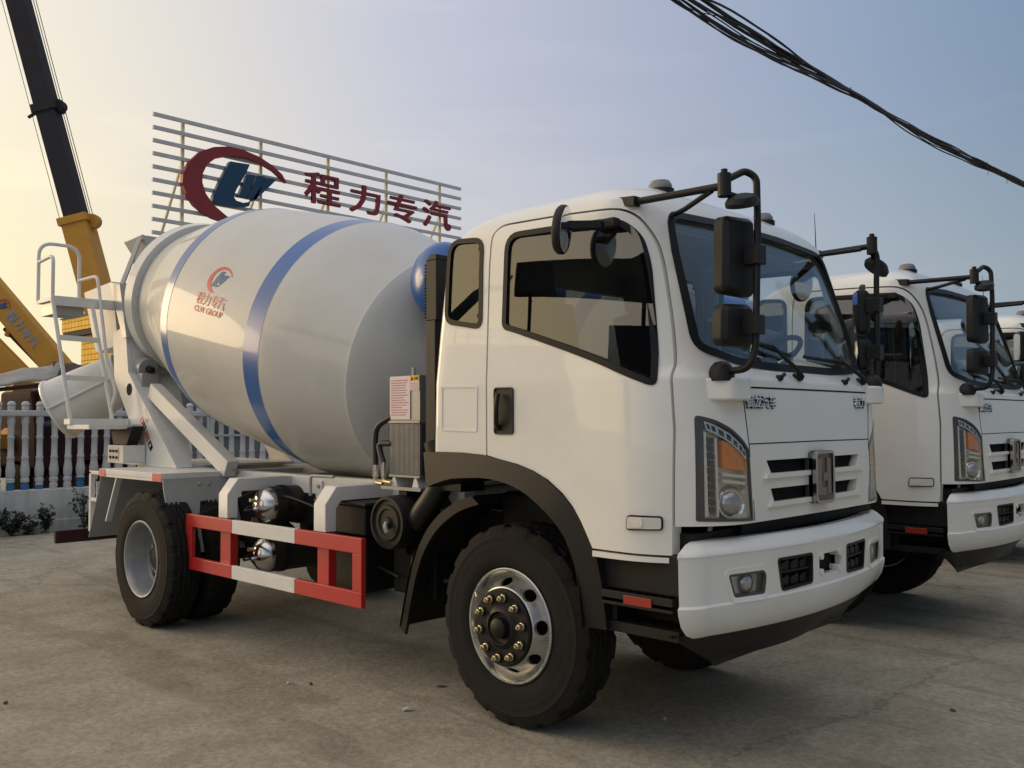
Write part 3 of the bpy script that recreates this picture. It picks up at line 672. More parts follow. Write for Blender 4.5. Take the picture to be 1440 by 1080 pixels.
def build_wheels(T):
    TY = tyre_mesh()
    def tyre(p, y=0):
        o = bpy.data.objects.new('tyre', TY); COL.objects.link(o); o.parent = p; o.location = (0, y, 0); return o
    # front rim: closed profile so the hand holes are real
    prof = [(.020, .288), (.006, .288), (.002, .283), (.003, .274), (.012, .268), (.026, .262), (.044, .256), (.052, .249), (.046, .240), (.020, .224), (-.004, .210), (-.022, .198), (-.030, .180), (-.030, .03),
            (-.018, .03), (-.018, .178), (-.010, .194), (.008, .206), (.034, .220), (.062, .238), (.070, .262), (.20, .262), (.20, .270), (.04, .276)]
    def closed_lathe(pr, n=72):
        m = MB(); k = len(pr); vs = [(r * cos(2 * pi * j / n), h, r * sin(2 * pi * j / n)) for j in range(n) for h, r in pr]
        m.faces(vs, [(j * k + i, ((j + 1) % n) * k + i, ((j + 1) % n) * k + (i + 1) % k, j * k + (i + 1) % k) for j in range(n) for i in range(k)], None); return m.mesh('rim', 0)
    cm = MB()
    for k in range(8):
        a = 2 * pi * (k + .12) / 8; e = [(.217 * cos(a) + .036 * cos(a + pi / 2) * cos(t) + .019 * cos(a) * sin(t), .217 * sin(a) + .036 * sin(a + pi / 2) * cos(t) + .019 * sin(a) * sin(t)) for t in [2 * pi * q / 16 for q in range(16)]]
        cm.prism(e, 'y', -.06, .09, None)
    RF = boo(closed_lathe(prof), [cm.mesh('c', 0)])
    def front():
        w = sub('wheel', T); tyre(w)
        m = MB(); m.addmesh(RF, RIMS); m.tube([(.268 * cos(2.6), -.002, .268 * sin(2.6)), (.235 * cos(2.6), -.02, .235 * sin(2.6))], .006, BRASS, 8); m.done('rim', w, smooth=32)
        m = MB(); m.lathe([(-.024, .192), (-.040, .192), (-.047, .185), (-.047, .105), (-.060, .092), (-.064, .080), (-.050, .072), (-.048, .054), (-.076, .050), (-.084, .040), (-.085, 0)], (0, 0, 0), (0, 1, 0), 48, HUBB)
        for k in range(10): a = 2 * pi * (k + .3) / 10; m.cyl((.150 * cos(a), -.040, .150 * sin(a)), (.150 * cos(a), -.053, .150 * sin(a)), .026, HUBB, n=16)
        m.lathe([(.075, .0), (.075, .255), (.19, .255), (.19, 0)], (0, 0, 0), (0, 1, 0), 32, HUBB); m.done('hub', w, bevel=.002)
        n0 = None
        for k in range(10):
            a = 2 * pi * (k + .3) / 10
            if n0 is None:
                m = MB(); m.lathe([(0, .0195), (-.006, .0195), (-.008, .016), (-.030, .015), (-.034, .010)], (0, 0, 0), (0, 1, 0), 6, BRASS); m.cyl((0, -.03, 0), (0, -.041, 0), .008, BRASS, n=10); n0 = m.done('lug_nut', w); o = n0
            else: o = n0.copy(); COL.objects.link(o); o.parent = w
            o.location = (.150 * cos(a), -.052, .150 * sin(a)); o.rotation_euler.y = a * 2.3
        return w
    def rear():
        w = sub('wheel', T); tyre(w); tyre(w, .315)
        pr = [(.020, .288), (.006, .288), (.002, .283), (.004, .274), (.014, .268), (.030, .262), (.05, .256), (.16, .246), (.176, .235), (.178, .16), (.178, .05), (.19, .05), (.19, .25), (.29, .262), (.29, .27), (.04, .276)]
        c2 = MB()
        for k in range(8):
            a = 2 * pi * k / 8; c2.prism([(.20 * cos(a) + .026 * cos(t), .20 * sin(a) + .026 * sin(t)) for t in [2 * pi * q / 14 for q in range(14)]], 'y', .1, .25, None)
        m = MB(); m.addmesh(boo(closed_lathe(pr), [c2.mesh('c', 0)]), RIMG); m.done('rim', w, smooth=32)
        m = MB(); m.lathe([(.18, .15), (.165, .148), (.16, .10), (.125, .09), (.115, .08), (.11, .0)], (0, 0, 0), (0, 1, 0), 32, HUBB)
        for k in range(10): a = 2 * pi * k / 10; m.lathe([(.165, .02), (.14, .018), (.135, .01), (.135, 0)], (.122 * cos(a), 0, .122 * sin(a)), (0, 1, 0), 6, RIMG)
        m.done('hub', w, bevel=.003); return w
    f = front(); f.location = (0, -.852, .505); f2 = copy_tree(f, T); f2.location = (0, .852, .505); f2.rotation_euler.z = pi
    r = rear(); r.location = (-3.587, -1.135, .505); r2 = copy_tree(r, T); r2.location = (-3.587, 1.135, .505); r2.rotation_euler.z = pi

# ------------------------------------------------------------------ drum
DT = rad(13.296); DC = V((-2, 0, 2.003)); DA = V((cos(DT), 0, -sin(DT))); DE = V((sin(DT), 0, cos(DT)))
def dpt(s, ph, r): return DC + DA * s + (V((0, 1, 0)) * cos(ph) + DE * sin(ph)) * r
def build_drum(T):
    P = [(-3.16, .50), (-3.16, .60), (-2.98, .63), (-2.95, .655), (-2.95, .728), (-2.80, .728), (-2.80, .665), (-2.77, .672), (-2.72, .690), (-2.2, .822), (-1.76, .935), (-1.742, .939), (-1.740, .9415), (-1.60, .955), (-1.597, .953),
         (-1.25, .957), (-1.0, .958), (-.70, .957), (-.424, .953), (-.422, .9545), (-.222, .9535), (-.22, .951), (-.12, .941), (.15, .879), (.535, .780), (.540, .784), (.556, .781), (.580, .764), (.62, .722), (.675, .655), (.74, .56), (.83, .42), (.90, .28), (.93, .18), (1.05, .18), (1.05, 0)]
    ml = []
    for (a, ra), (b, rb) in zip(P, P[1:]):
        c = (a + b) / 2
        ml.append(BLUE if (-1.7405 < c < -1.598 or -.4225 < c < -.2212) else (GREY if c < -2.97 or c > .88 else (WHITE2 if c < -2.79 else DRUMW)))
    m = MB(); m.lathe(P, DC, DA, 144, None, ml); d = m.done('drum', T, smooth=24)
    def lmap(s0, ph0, r=.957): return lambda u, v, o: dpt(s0 + u, rad(ph0) - v / r, r + o)
    lm = lmap(-.975, 158.8)
    def em(pts, w, h):   # emblem units 0..1 from the sign tracing
        return [((p[0] - .5) * w, (p[1] - .5) * h) for p in pts]
    m = MB(); m.patch(em(CRES_N, .30, .215), lm, .0, .003, LOGOR, .05, .05)
    for q in (EL_N, EW1_N, EW2_N, EW3_N): m.patch(em(q, .30, .215), lm, .0, .003, LOGOB, .05, .05)
    m.patch(text2d('程力专汽', (-.215, .205, -.042, .050), .008), lmap(-.965, 168.8), 0, .003, LOGOT, .06, .06)
    m.patch(text2d('CLW GROUP', (-.215, .205, -.022, .022), .01), lmap(-.965, 173.4), 0, .003, LOGOT, .06, 0)
    m.done('drum_logo', d, smooth=0)

def build_rear(T):
    # frame
    m = MB()
    for y in (-.43, .43):
        m.box(-5.25, 1.05, y - .04, y + .04, .80, 1.02, CHASSIS)
    for x in (-5.1, -4.2, -3.0, -2.0, -1.1, -.2, .9): m.box(x - .05, x + .05, -.40, .40, .82, 1.0, CHASSIS)
    m.box(.95, 1.12, -.90, .90, .80, 1.06, CHASSIS); m.box(1.0, 1.15, -.55, .55, 1.02, 1.13, CHASSIS)
    for y in (-.75, -.35, .2, .6): m.cyl((1.10, y, 1.04), (1.12, y, 1.10), .012, GREY, n=8)
    m.done('chassis', T, bevel=.006)
    m = MB()
    for y in (-.43, .43): m.box(-5.15, -.72, y - .045, y + .045, 1.024, 1.150, WHITE2)
    for x in (-4.9, -3.8, -2.9, -1.9, -.9): m.box(x - .06, x + .06, -.385, .385, 1.03, 1.13, WHITE2)
    for x in (-3.3, -2.2, -1.2): m.box(x - .04, x + .04, -.485, -.476, .93, 1.12, WHITE2); m.cyl((x, -.485, 1.08), (x, -.50, 1.08), .014, GREY, n=8)
    m.done('subframe', T, bevel=.006)
    # axles and underbody
    m = MB(); m.beam((0, -.62, .50), (0, .62, .50), .11, .13, CHASSIS)
    for y in (-.45, .45):
        for k in range(5): m.box(-.62 + k * .06, .62 - k * .06, y - .04, y + .04, .60 + k * .016, .612 + k * .016, CHASSIS)
    m.done('front_axle', T, bevel=.004)
    m = MB(); m.cyl((-3.587, -.75, .505), (-3.587, .75, .505), .09, CHASSIS, n=20)
    m.lathe([(-.24, .0), (-.2, .12), (-.08, .21), (.08, .21), (.2, .12), (.24, 0)], (-3.587, 0, .505), (1, 0, 0), 24, CHASSIS); m.cyl((-3.4, 0, .52), (-.9, 0, .72), .05, CHASSIS, n=14)
    for y in (-.48, .48):
        for k in range(6): m.box(-4.25 + k * .07, -2.92 - k * .07, y - .045, y + .045, .62 + k * .018, .634 + k * .018, CHASSIS)
    m.done('rear_axle', T, bevel=.004)
    m = MB(); m.box(-.35, .95, -.40, .40, .62, 1.32, CHASSIS); m.cyl((-.35, 0, .8), (-.95, 0, .76), .22, CHASSIS, r1=.16, n=20); m.box(-.30, .60, -.60, -.42, .95, 1.15, CHASSIS); m.done('engine', T, bevel=.03)
    # side guard
    def guard(sg):
        m = MB(); y0, y1 = sorted((sg * .994, sg * .962))
        for z0, z1 in ((.775, .866), (.468, .558)):
            m.box(-3.140, -2.480, y0, y1, z0, z1, RED); m.box(-2.480, -1.712, y0, y1, z0, z1, WHITE2); m.box(-1.712, -1.024, y0, y1, z0, z1, RED)
        m.box(-3.140, -3.052, y0, y1, .558, .775, RED); m.box(-1.112, -1.024, y0, y1, .558, .775, RED)
        for x0, x1 in ((-2.70, -2.56), (-1.515, -1.395)):
            a, b = sorted((sg * .958, sg * .90)); m.box(x0, x1, a, b, .50, .85, RED)
        g = m.done('side_guard', T, bevel=.004)
        for x in (-2.62, -1.455):
            m = MB(); w = .062
            pl = [(sg * .985, .868), (sg * .985, 1.035), (sg * .905, 1.140), (sg * .475, 1.140), (sg * .475, 1.050), (sg * .87, 1.050), (sg * .905, 1.005), (sg * .905, .868)]
            m.prism(pl, 'x', x - w, x + w, WHITE2); m.done('guard_arm', T, bevel=.006)
    guard(-1); guard(1)
    for pts, r in (([(-2.62, -.60, .98), (-2.3, -.66, 1.01), (-1.9, -.60, .92), (-1.72, -.62, .90)], .009), ([(-2.40, -.62, .70), (-2.1, -.70, .80), (-1.8, -.66, .74), (-1.30, -.70, .66), (-1.0, -.74, .62)], .008),
                   ([(-3.05, -.50, .95), (-2.8, -.58, 1.0), (-2.62, -.56, .99)], .009), ([(-1.24, -.52, 1.06), (-1.1, -.60, 1.10), (-.85, -.62, 1.04), (-.62, -.58, .96)], .011)):
        m = MB(); m.tube(bez(pts, 8), r, HOSE, 7); m.done('air_line', T)
    # air tanks, battery box, filter, cooler, intake, water tank
    for x, z, r, L in ((-2.50, .945, .128, .68), (-2.52, .600, .122, .72)):
        m = MB(); y0 = -.80
        m.lathe([(.0, 0), (.003, r * .30), (.018, r * .62), (.045, r * .88), (.085, r), (.10, r)], (x, y0, z), (0, 1, 0), 32, ALU)
        m.lathe([(.10, r + .003), (L - .1, r + .003)], (x, y0, z), (0, 1, 0), 32, TANKG); m.lathe([(L - .1, r), (L - .04, r * .88), (L, 0)], (x, y0, z), (0, 1, 0), 32, ALU)
        m.cyl((x - .045, y0 + .02, z + .04), (x - .045, y0 - .02, z + .04), .014, BRASS, n=10); m.cyl((x, y0 + .01, z - .02), (x, y0 - .025, z - .02), .012, CHROME, n=6)
        m.tube(bez([(x, y0 - .02, z - .02), (x - .05, y0 - .05, z - .03), (x - .16, y0 + .05, z - .02), (x - .2, y0 + .3, z + .03)], 5), .008, HOSE, 6)
        for yy in (.2, L - .2): m.lathe([(yy - .02, r + .004), (yy - .02, r + .01), (yy + .02, r + .01), (yy + .02, r + .004)], (x, y0, z), (0, 1, 0), 28, CHASSIS)
        m.box(x - .03, x + .03, y0 + .5, y0 + .56, z, 1.0, CHASSIS); m.done('air_tank', T)
    m = MB(); m.box(-1.72, -1.22, -.82, -.50, .845, 1.02, CHASSIS); m.box(-1.74, -1.20, -.84, -.48, 1.02, 1.045, TANKG); m.box(-1.70, -1.24, -.80, -.5, .5, .82, CHASSIS); m.done('battery_box', T, bevel=.012)
    m = MB(); o = (-.955, -.87, .95)
    m.lathe([(0, 0), (0, .03), (.012, .035), (.012, .075), (.004, .08), (.004, .10), (.014, .105), (.014, .128), (.0, .134), (.0, .148), (.02, .155), (.42, .155), (.45, .12), (.45, 0)], o, (0, 1, 0), 36, BLACK)
    m.tube(bez([(-.955, -.872, .95), (-.94, -.89, .93), (-.93, -.885, .90)], 4), .012, GREY, 8); m.box(-.99, -.92, -.75, -.5, .76, 1.13, CHASSIS); m.done('air_filter', T)
    m = MB(); m.box(-1.10, -.72, -.70, .45, .52, .80, CHASSIS); m.tube(bez([(-.90, -.70, .78), (-.86, -.74, .66), (-.82, -.70, .60), (-.70, -.6, .62)], 5), .02, HOSE, 8); m.done('silencer', T, bevel=.05, seg=3)
    m = MB(); x0, x1, y0, y1 = -1.075, -.800, -.75, -.60
    m.box(x0, x1, y0 + .012, y1, 1.215, 1.525, LAMPD)
    for k in range(24): x = x0 + .006 + (x1 - x0 - .012) * k / 23; m.box(x - .0032, x + .0032, y0, y0 + .013, 1.22, 1.52, FIN)
    for z in (1.205, 1.522): m.box(x0 - .005, x1 + .005, y0 - .006, y1, z, z + .014, FIN)
    m.box(x0, x1, y0 + .002, y1, 1.536, 1.80, FIN); m.box(x0 - .06, x1 + .03, y0 - .02, y1 + .1, 1.130, 1.150, FIN)
    for x in (x0 + .01, x1 - .07): m.prism([(x, 1.150), (x + .06, 1.150), (x + .04, 1.205), (x + .02, 1.205)], 'y', y0 + .0, y1, WHITE2)
    m.cyl((x0 + .15, y0 + .06, 1.80), (x0 + .15, y0 + .06, 1.85), .012, GREY, n=10)
    co = m.done('oil_cooler', T, bevel=.002)
    m = MB(); m.box(x0 + .004, x1 - .085, y0 - .003, y0 + .001, 1.545, 1.798, PAPER)
    for k in range(15): z = 1.772 - k * .0145; m.box(x0 + .018, x1 - .10 - (.03 if k % 4 == 3 else 0) - .012 * (k % 3), y0 - .0045, y0 - .0032, z, z + .0035, INK)
    m.done('notice_sheet', co, smooth=0)
    m = MB(); m.box(x1 - .082, x1 - .003, y0 - .003, y0 + .001, 1.712, 1.798, PAPER); m.box(x1 - .082, x1 - .003, y0 - .005, y0 - .0032, 1.768, 1.798, PAPER_Y)
    m.prism([(x1 - .074, 1.772), (x1 - .054, 1.772), (x1 - .064, 1.793)], 'y', y0 - .0065, y0 - .0052, SEAM); m.patch(text2d('注意', (x1 - .046, x1 - .01, 1.774, 1.791), .01), lambda u, v, o: V((u, y0 - .0052 - o, v)), 0, .001, SEAM, 0, 0)
    for k in range(4): m.box(x1 - .075, x1 - .01, y0 - .0045, y0 - .0032, 1.72 + k * .011, 1.7225 + k * .011, INK)
    m.done('warning_label', co, smooth=0)
    m = MB()
    for a, b in (((-1.07, -.74, 1.56), (-1.20, -.76, 1.24)), ((-1.07, -.74, 1.40), (-1.12, -.76, 1.25))):
        a, b = V(a), V(b); m.tube(bez([a, a.lerp(b, .4) + V((-.085, 0, .05)), b + V((0, 0, .03))], 6), .019, HOSE, 10); m.cyl(b + V((0, 0, .04)), b - V((0, 0, .04)), .017, CHROME, n=10); m.tube(rpath([b - V((0, 0, .035)), b - V((0, 0, .075)), b + V((.07, 0, -.08))], .03), .012, BRASS, 8)
    m.done('hydraulic_hose', T)
    m = MB(); m.box(-.690, -.610, -.80, -.62, 1.40, 2.10, BROWNBLK); m.box(-.690, -.600, -.80, -.60, 2.10, 2.44, BLACK)
    for k in range(17): z = 2.115 + k * .0185; m.box(-.702, -.688, -.805, -.595, z, z + .009, BLACK)
    m.prism([(-.69, 2.44), (-.60, 2.44), (-.60, 2.47), (-.65, 2.475)], 'y', -.80, -.60, BLACK); m.box(-.62, -.40, -.80, -.62, 1.15, 1.45, CHASSIS)
    m.tube(bez([(-.65, -.76, 1.42), (-.60, -.76, 1.2), (-.75, -.78, 1.0), (-.90, -.70, .95)], 6), .07, BLACK, 12)
    for k in range(6): m.lathe([(0, .03), (.006, .036), (.012, .03)], (-.50, -.84, 1.46 + k * .02), (0, 0, 1), 10, GREY)
    m.done('intake_stack', T, bevel=.012)
    m = MB(); r = .238
    pr = [(0, 0), (.004, r * .25), (.022, r * .55), (.055, r * .80), (.10, r * .95), (.14, r), (1.02, r), (1.06, r * .95), (1.105, r * .80), (1.138, r * .55), (1.156, r * .25), (1.16, 0)]
    m.lathe(pr, (-.965, -.58, 2.40), (0, 1, 0), 40, BLUE); m.cyl((-.965, 0, 2.62), (-.965, 0, 2.68), .06, BLUE, n=16); m.done('water_tank', T)
    m = MB()   # front drum support and gearbox
    for y in (-.38, .38): m.prism([(-1.35, 1.150), (-.70, 1.150), (-.82, 1.62), (-1.05, 1.62)], 'y', y - .03, y + .03, WHITE2)
    m.prism([(-1.25, 1.15), (-.78, 1.15), (-.86, 1.60), (-1.0, 1.60)], 'y', -.349, .349, GREY)
    m.cyl(DC + DA * .94, DC + DA * 1.24, .2, GREY, n=24); m.box(-.96, -.86, -.06, .06, 1.7, 2.2, WHITE2); m.done('drum_gearbox', T, bevel=.01)
    # rear deck, mudguards, tape
    for sg in (-1, 1):
        m = MB(); y0, y1 = sorted((sg * 1.065, sg * .478)); m.box(-4.535, -3.385, y0, y1, 1.108, 1.150, WHITE2)
        m.box(-4.535, -3.385, sg * 1.062, sg * 1.04, 1.085, 1.108, WHITE2)
        m.strip([(-3.385, sg * 1.062, 1.107), (-3.375, sg * 1.062, 1.04), (-3.205, sg * 1.062, .560)], [(-3.385, sg * .48, 1.107), (-3.375, sg * .48, 1.04), (-3.205, sg * .48, .560)], (.012, 0, .004), GREY)
        m.strip([(-4.52, sg * 1.055, 1.107), (-4.56, sg * 1.055, .98), (-4.76, sg * 1.055, .56)], [(-4.52, sg * .48, 1.107), (-4.56, sg * .48, .98), (-4.76, sg * .48, .56)], (-.010, 0, .0), GREY)
        m.beam((-4.22, sg * 1.03, 1.09), (-4.42, sg * 1.03, .72), .05, .02, WHITE2); m.beam((-3.0, sg * .5, 1.0), (-3.28, sg * .98, .78), .03, .03, CHASSIS)
        for x, z in ((-3.37, 1.06),): 
            for y in (.7, .78): m.cyl((x, sg * y, z), (x + .02, sg * y, z), .012, GREY, n=8)
        d = m.done('rear_deck', T, bevel=.004)
        ya, yb = sorted((sg * 1.0655, sg * 1.0685))
        for a, b in ((-4.532, -4.41), (-3.54, -3.39)): m = MB(); m.box(a, b, ya, yb, 1.090, 1.148, REFT); m.done('reflective_tape', d, smooth=0)
        m = MB(); m.box(-4.86, -4.82, sg * 1.02, sg * .98, .60, 1.115, WHITE2); m.box(-4.86, -4.536, sg * 1.02, sg * .98, 1.090, 1.120, WHITE2); m.box(-4.84, -4.70, sg * 1.02, sg * .98, .86, .89, WHITE2); m.done('tail_post', T, bevel=.004)
        m = MB(); m.box(-4.88, -4.865, sg * .95, sg * .62, .88, 1.02, WHITE2); m.box(-4.895, -4.882, sg * .94, sg * .84, .895, 1.005, REFLR); m.box(-4.895, -4.882, sg * .83, sg * .73, .895, 1.005, AMBER); m.done('tail_lamp', T, bevel=.004)
    m = MB(); m.box(-5.335, -5.285, -1.13, 1.13, .465, .575, DRED)
    for y in (-.5, .5): m.box(-5.285, -5.20, y - .05, y + .05, .50, .82, CHASSIS)
    m.done('underride_bar', T, bevel=.006)
    # pedestal
    PL = [(-4.60, 1.152), (-5.28, 1.93), (-5.33, 2.36), (-5.06, 2.42), (-4.985, 1.985), (-4.02, 1.152)]
    m = MB()
    for sg in (-1, 1): m.prism(PL, 'y', *sorted((sg * .64, sg * .60)), WHITE2)
    for sg in (-1, 1): m.strip([(-5.05, sg * .598, 2.40), (-4.98, sg * .598, 1.985), (-4.03, sg * .598, 1.155)], [(-5.05, sg * .12, 2.40), (-4.98, sg * .17, 1.985), (-4.03, sg * .50, 1.155)], (-.02, 0, -.012), WHITE2)
    m.box(-5.30, -4.05, -.60, .60, 1.1525, 1.17, WHITE2)
    m.lathe([(0, 0), (0, .055), (-.003, .055), (-.003, 0)], (-4.955, -.6405, 1.83), (0, 1, 0), 24, SEAM)
    for sg in (-1, 1):
        m.prism([(-5.375, 2.84), (-5.15, 2.81), (-4.985, 2.30), (-5.07, 2.30)], 'y', *sorted((sg * .66, sg * .56)), GREY)
    m.box(-5.33, -5.19, -.558, .558, 2.66, 2.76, GREY)
    Pd = m.done('drum_pedestal', T, bevel=.006)
    m = MB(); u = V((.235, -.30)).normalized(); w = V((-u.y, u.x))
    def dm(a, b, o): q = V((-4.700, 1.570)) + u * a + w * b; return V((q.x, -.6405 - o, q.y))
    for a, b, mm in ((0, .07, REFT), (.07, .125, SEAM), (.15, .245, LOGOT), (.265, .345, SEAM)): m.patch([(a, -.03), (b, -.03), (b, .03), (a, .03)], dm, 0, .002, mm, 0, 0)
    for a in (.03, .10, .30): m.patch([(a - .012, -.015), (a + .012, -.015), (a + .012, .015), (a - .012, .015)], dm, .001, .004, PAPER, 0, 0)
    m.patch([(-.02, .05), (.10, .05), (.10, .11), (-.02, .11)], dm, 0, .002, GREY, 0, 0)
    m.done('hazard_decal', Pd, smooth=0)
    for sg in (-1, 1):
        m = MB(); m.beam((-4.66, sg * .545, 1.815), (-3.30, sg * .545, 1.165), .10, .135, WHITE2); m.done('diagonal_brace', T, bevel=.006)
        m = MB(); rp = dpt(-2.875, rad(270 + sg * 38), .82); m.cyl(rp - DA * .08, rp + DA * .08, .092, GREY, n=28); m.cyl(rp - DA * .16, rp + DA * .16, .03, CHASSIS, n=12); m.box(rp.x - .2, rp.x + .12, rp.y - .08, rp.y + .08, rp.z - .22, rp.z - .06, GREY); m.done('support_roller', T, bevel=.006)
    m = MB(); m.cyl((-3.42, -.51, 1.12), (-3.42, -.51, 1.20), .012, CHROME, n=8); m.cyl((-3.33, -.51, 1.12), (-3.33, -.51, 1.19), .012, CHROME, n=8); m.box(-3.46, -3.29, -.53, -.49, 1.151, 1.163, GREY); m.done('deck_clamp', T)
    m = MB(); m.tube(rpath([(-2.10, -.62, 1.03), (-2.10, -.62, 1.165), (-1.86, -.60, 1.165)], .03), .011, GREY, 8); m.done('bent_pipe', T)
    # hopper, funnel and chute
    m = MB()
    def frustum(a, b, mm, th=.02):
        for i in range(4):
            p, q = a[i], a[(i + 1) % 4]; r, s = b[i], b[(i + 1) % 4]; n = (V(q) - V(p)).cross(V(r) - V(p)).normalized() * th
            m.faces([V(p), V(q), V(s), V(r), V(p) + n, V(q) + n, V(s) + n, V(r) + n], [(0, 1, 2, 3), (4, 5, 6, 7), (0, 1, 5, 4), (1, 2, 6, 5), (2, 3, 7, 6), (3, 0, 4, 7)], mm)
    def rect(x0, x1, y0, y1, z0, z1): return [(x0, y0, z0), (x1, y0, z1), (x1, y1, z1), (x0, y1, z0)]
    frustum(rect(-5.52, -5.13, -.47, .47, 3.265, 3.285), rect(-5.25, -5.02, -.30, .30, 2.80, 2.90), GREY); frustum(rect(-5.25, -5.02, -.30, .30, 2.80, 2.90), rect(-5.15, -4.95, -.26, .26, 2.50, 2.60), GREY)
    for sg in (-1, 1): m.beam((-5.25, sg * .60, 2.80), (-5.16, sg * .47, 3.25), .05, .035, WHITE2)
    m.done('loading_hopper', T, bevel=.004)
    m = MB(); frustum(rect(-6.08, -5.42, -.62, -.02, 2.82, 2.86), rect(-5.95, -5.42, -.55, -.08, 2.22, 2.26), WHITE2); m.beam((-5.5, -.05, 2.75), (-5.22, -.05, 2.72), .08, .08, WHITE2); m.done('discharge_funnel', T, bevel=.004)
    m = MB(); A = V((-5.62, -.40, 1.98)); Bq = V((-6.02, -.86, 1.66)); ax = (Bq - A).normalized(); sd = ax.cross(V((0, 0, 1))).normalized(); up = sd.cross(ax)
    R = []; n = 36
    for k in range(9):
        t = k / 8; c = A.lerp(Bq, t); r = .22 + .05 * t
        for th, rr in ((0, r), (1, r + .012)):
            R.append([c + sd * (rr * .92 * cos(2 * pi * j / n)) + up * (rr * 1.05 * sin(2 * pi * j / n)) for j in range(n + 1)])
    vs = [p for r in R for p in r]; fs = []; k1 = n + 1
    for k in range(8):
        for o_ in (0, 1):
            for j in range(n): a = (2 * k + o_) * k1 + j; b = (2 * k + 2 + o_) * k1 + j; fs.append((a, a + 1, b + 1, b))
        for j in (0, n): a = 2 * k * k1 + j; fs.append((a, a + k1, a + 3 * k1, a + 2 * k1))
    for k in (0, 8):
        for j in range(n): a = 2 * k * k1 + j; fs.append((a, a + 1, a + 1 + k1, a + k1))
    m.faces(vs, fs, WHITE2)
    lip = [Bq + sd * (.26 * cos(2 * pi * j / n)) + up * (.295 * sin(2 * pi * j / n)) for j in range(n + 1)]; m.tube(lip, .018, WHITE, 8)
    m.tube([A + sd * .22, Bq + sd * .265], .014, WHITE2, 8); m.tube([A - sd * .22, Bq - sd * .265], .014, WHITE2, 8)
    m.cyl(A + V((.12, .05, -.5)), A + V((.12, .05, .0)), .06, CHASSIS, n=16); m.done('discharge_chute', T)
    # platform, handrails, ladder
    m = MB(); m.box(-5.66, -5.30, -1.20, -.625, 2.615, 2.650, WHITE2); m.box(-5.31, -5.27, -1.20, -.60, 2.575, 2.660, WHITE2); m.box(-5.62, -5.34, -1.17, -.90, 2.50, 2.615, GREY)
    for k in range(7): x = -5.64 + k * .05; m.box(x, x + .02, -1.18, -.64, 2.650, 2.656, WHITE2)
    m.done('ladder_platform', T, bevel=.003)
    m = MB(); q = .0165
    m.tube(rpath([(-5.65, -1.19, 2.64), (-5.65, -1.19, 3.185), (-5.65, -.83, 3.185), (-5.65, -.83, 2.64)], .13, 8), q, WHITE2, 10)
    m.tube(rpath([(-5.65, -1.19, 3.0), (-5.29, -1.19, 3.02), (-5.29, -1.19, 2.64)], .07, 6), q, WHITE2, 10)
    m.tube(rpath([(-5.65, -.83, 2.87), (-5.30, -.80, 2.88), (-5.14, -.77, 2.1), (-5.0, -.74, 1.80), (-5.03, -.77, 1.68)], .07, 6), q * .9, WHITE2, 10); m.done('handrail', T)
    m = MB(); l0, l1, r0, r1 = V((-5.29, -1.19, 2.64)), V((-5.03, -1.12, 1.56)), V((-5.29, -.85, 2.63)), V((-5.0, -.77, 1.56))
    m.tube([l0, l1], .0175, WHITE2, 10); m.tube([r0, r1], .0165, WHITE2, 10)
    for t in (.33, .66): a, b = l0.lerp(l1, t), r0.lerp(r1, t); m.beam(a, b, .035, .045, WHITE2)
    m.box(-5.12, -4.98, -1.14, -.60, 1.515, 1.565, WHITE2); m.box(-5.12, -4.95, -.66, -.55, 1.40, 1.565, WHITE2); m.box(-5.10, -4.62, -1.12, -.66, 1.475, 1.515, WHITE2); m.done('ladder', T, bevel=.003)
    m = MB(); m.box(-4.92, -4.60, -.84, -.645, 1.180, 1.335, WHITE2); m.prism([(-4.90, 1.335), (-4.63, 1.335), (-4.50, 1.50), (-4.96, 1.46)], 'y', -.80, -.70, CHASSIS); cb = m.done('control_box', T, bevel=.006)
    m = MB(); m.box(-4.885, -4.685, -.8435, -.8405, 1.198, 1.318, GREY)
    for k in range(3):
        for j in range(2): m.cyl((-4.85 + k * .065, -.8435, 1.23 + j * .055), (-4.85 + k * .065, -.852, 1.23 + j * .055), .012, SEAM if j else DRED, n=10)
    m.done('control_panel', cb)
# ------------------------------------------------------------------ emblem outline (shared by the sign and the drum)
CRES = [(11.536, 9.111), (11.369, 9.35), (11.041, 9.555), (10.56, 9.745), (10.013, 9.844), (9.482, 9.835), (9.04, 9.726), (8.609, 9.498), (8.294, 9.161), (8.09, 8.751), (8.072, 8.447), (8.2, 8.168), (8.449, 7.875), (8.771, 7.678), (9.062, 7.581), (9.43, 7.521), (9.85, 7.56), (9.50, 7.70), (9.058, 7.978), (8.801, 8.275), (8.683, 8.594), (8.701, 8.87), (8.842, 9.17), (9.116, 9.405), (9.56, 9.573), (10.092, 9.627), (10.64, 9.561), (11.083, 9.404)]
EL = [(9.576, 9.402), (10.233, 9.436), (10.096, 9.126), (9.795, 8.591), (9.692, 8.349), (9.784, 8.24), (10.028, 8.211), (10.259, 8.286), (10.221, 8.145), (9.8, 8.054), (9.277, 8.049), (9.006, 8.072), (9.033, 8.248), (9.269, 8.807)]
EW1 = [(10.151, 9.108), (10.439, 9.135), (10.142, 8.393), (9.858, 8.378)]
EW2 = [(10.501, 9.147), (10.787, 9.159), (10.461, 8.391), (10.157, 8.374)]
EW3 = [(10.835, 9.139), (11.174, 9.146), (10.727, 8.674), (10.398, 8.345), (10.274, 8.288)]
def nrm(P): return [((y - 8.07) / 3.47, (z - 7.52) / 2.33) for y, z in P]
CRES_N, EL_N, EW1_N, EW2_N, EW3_N = map(nrm, (CRES, EL, EW1, EW2, EW3))

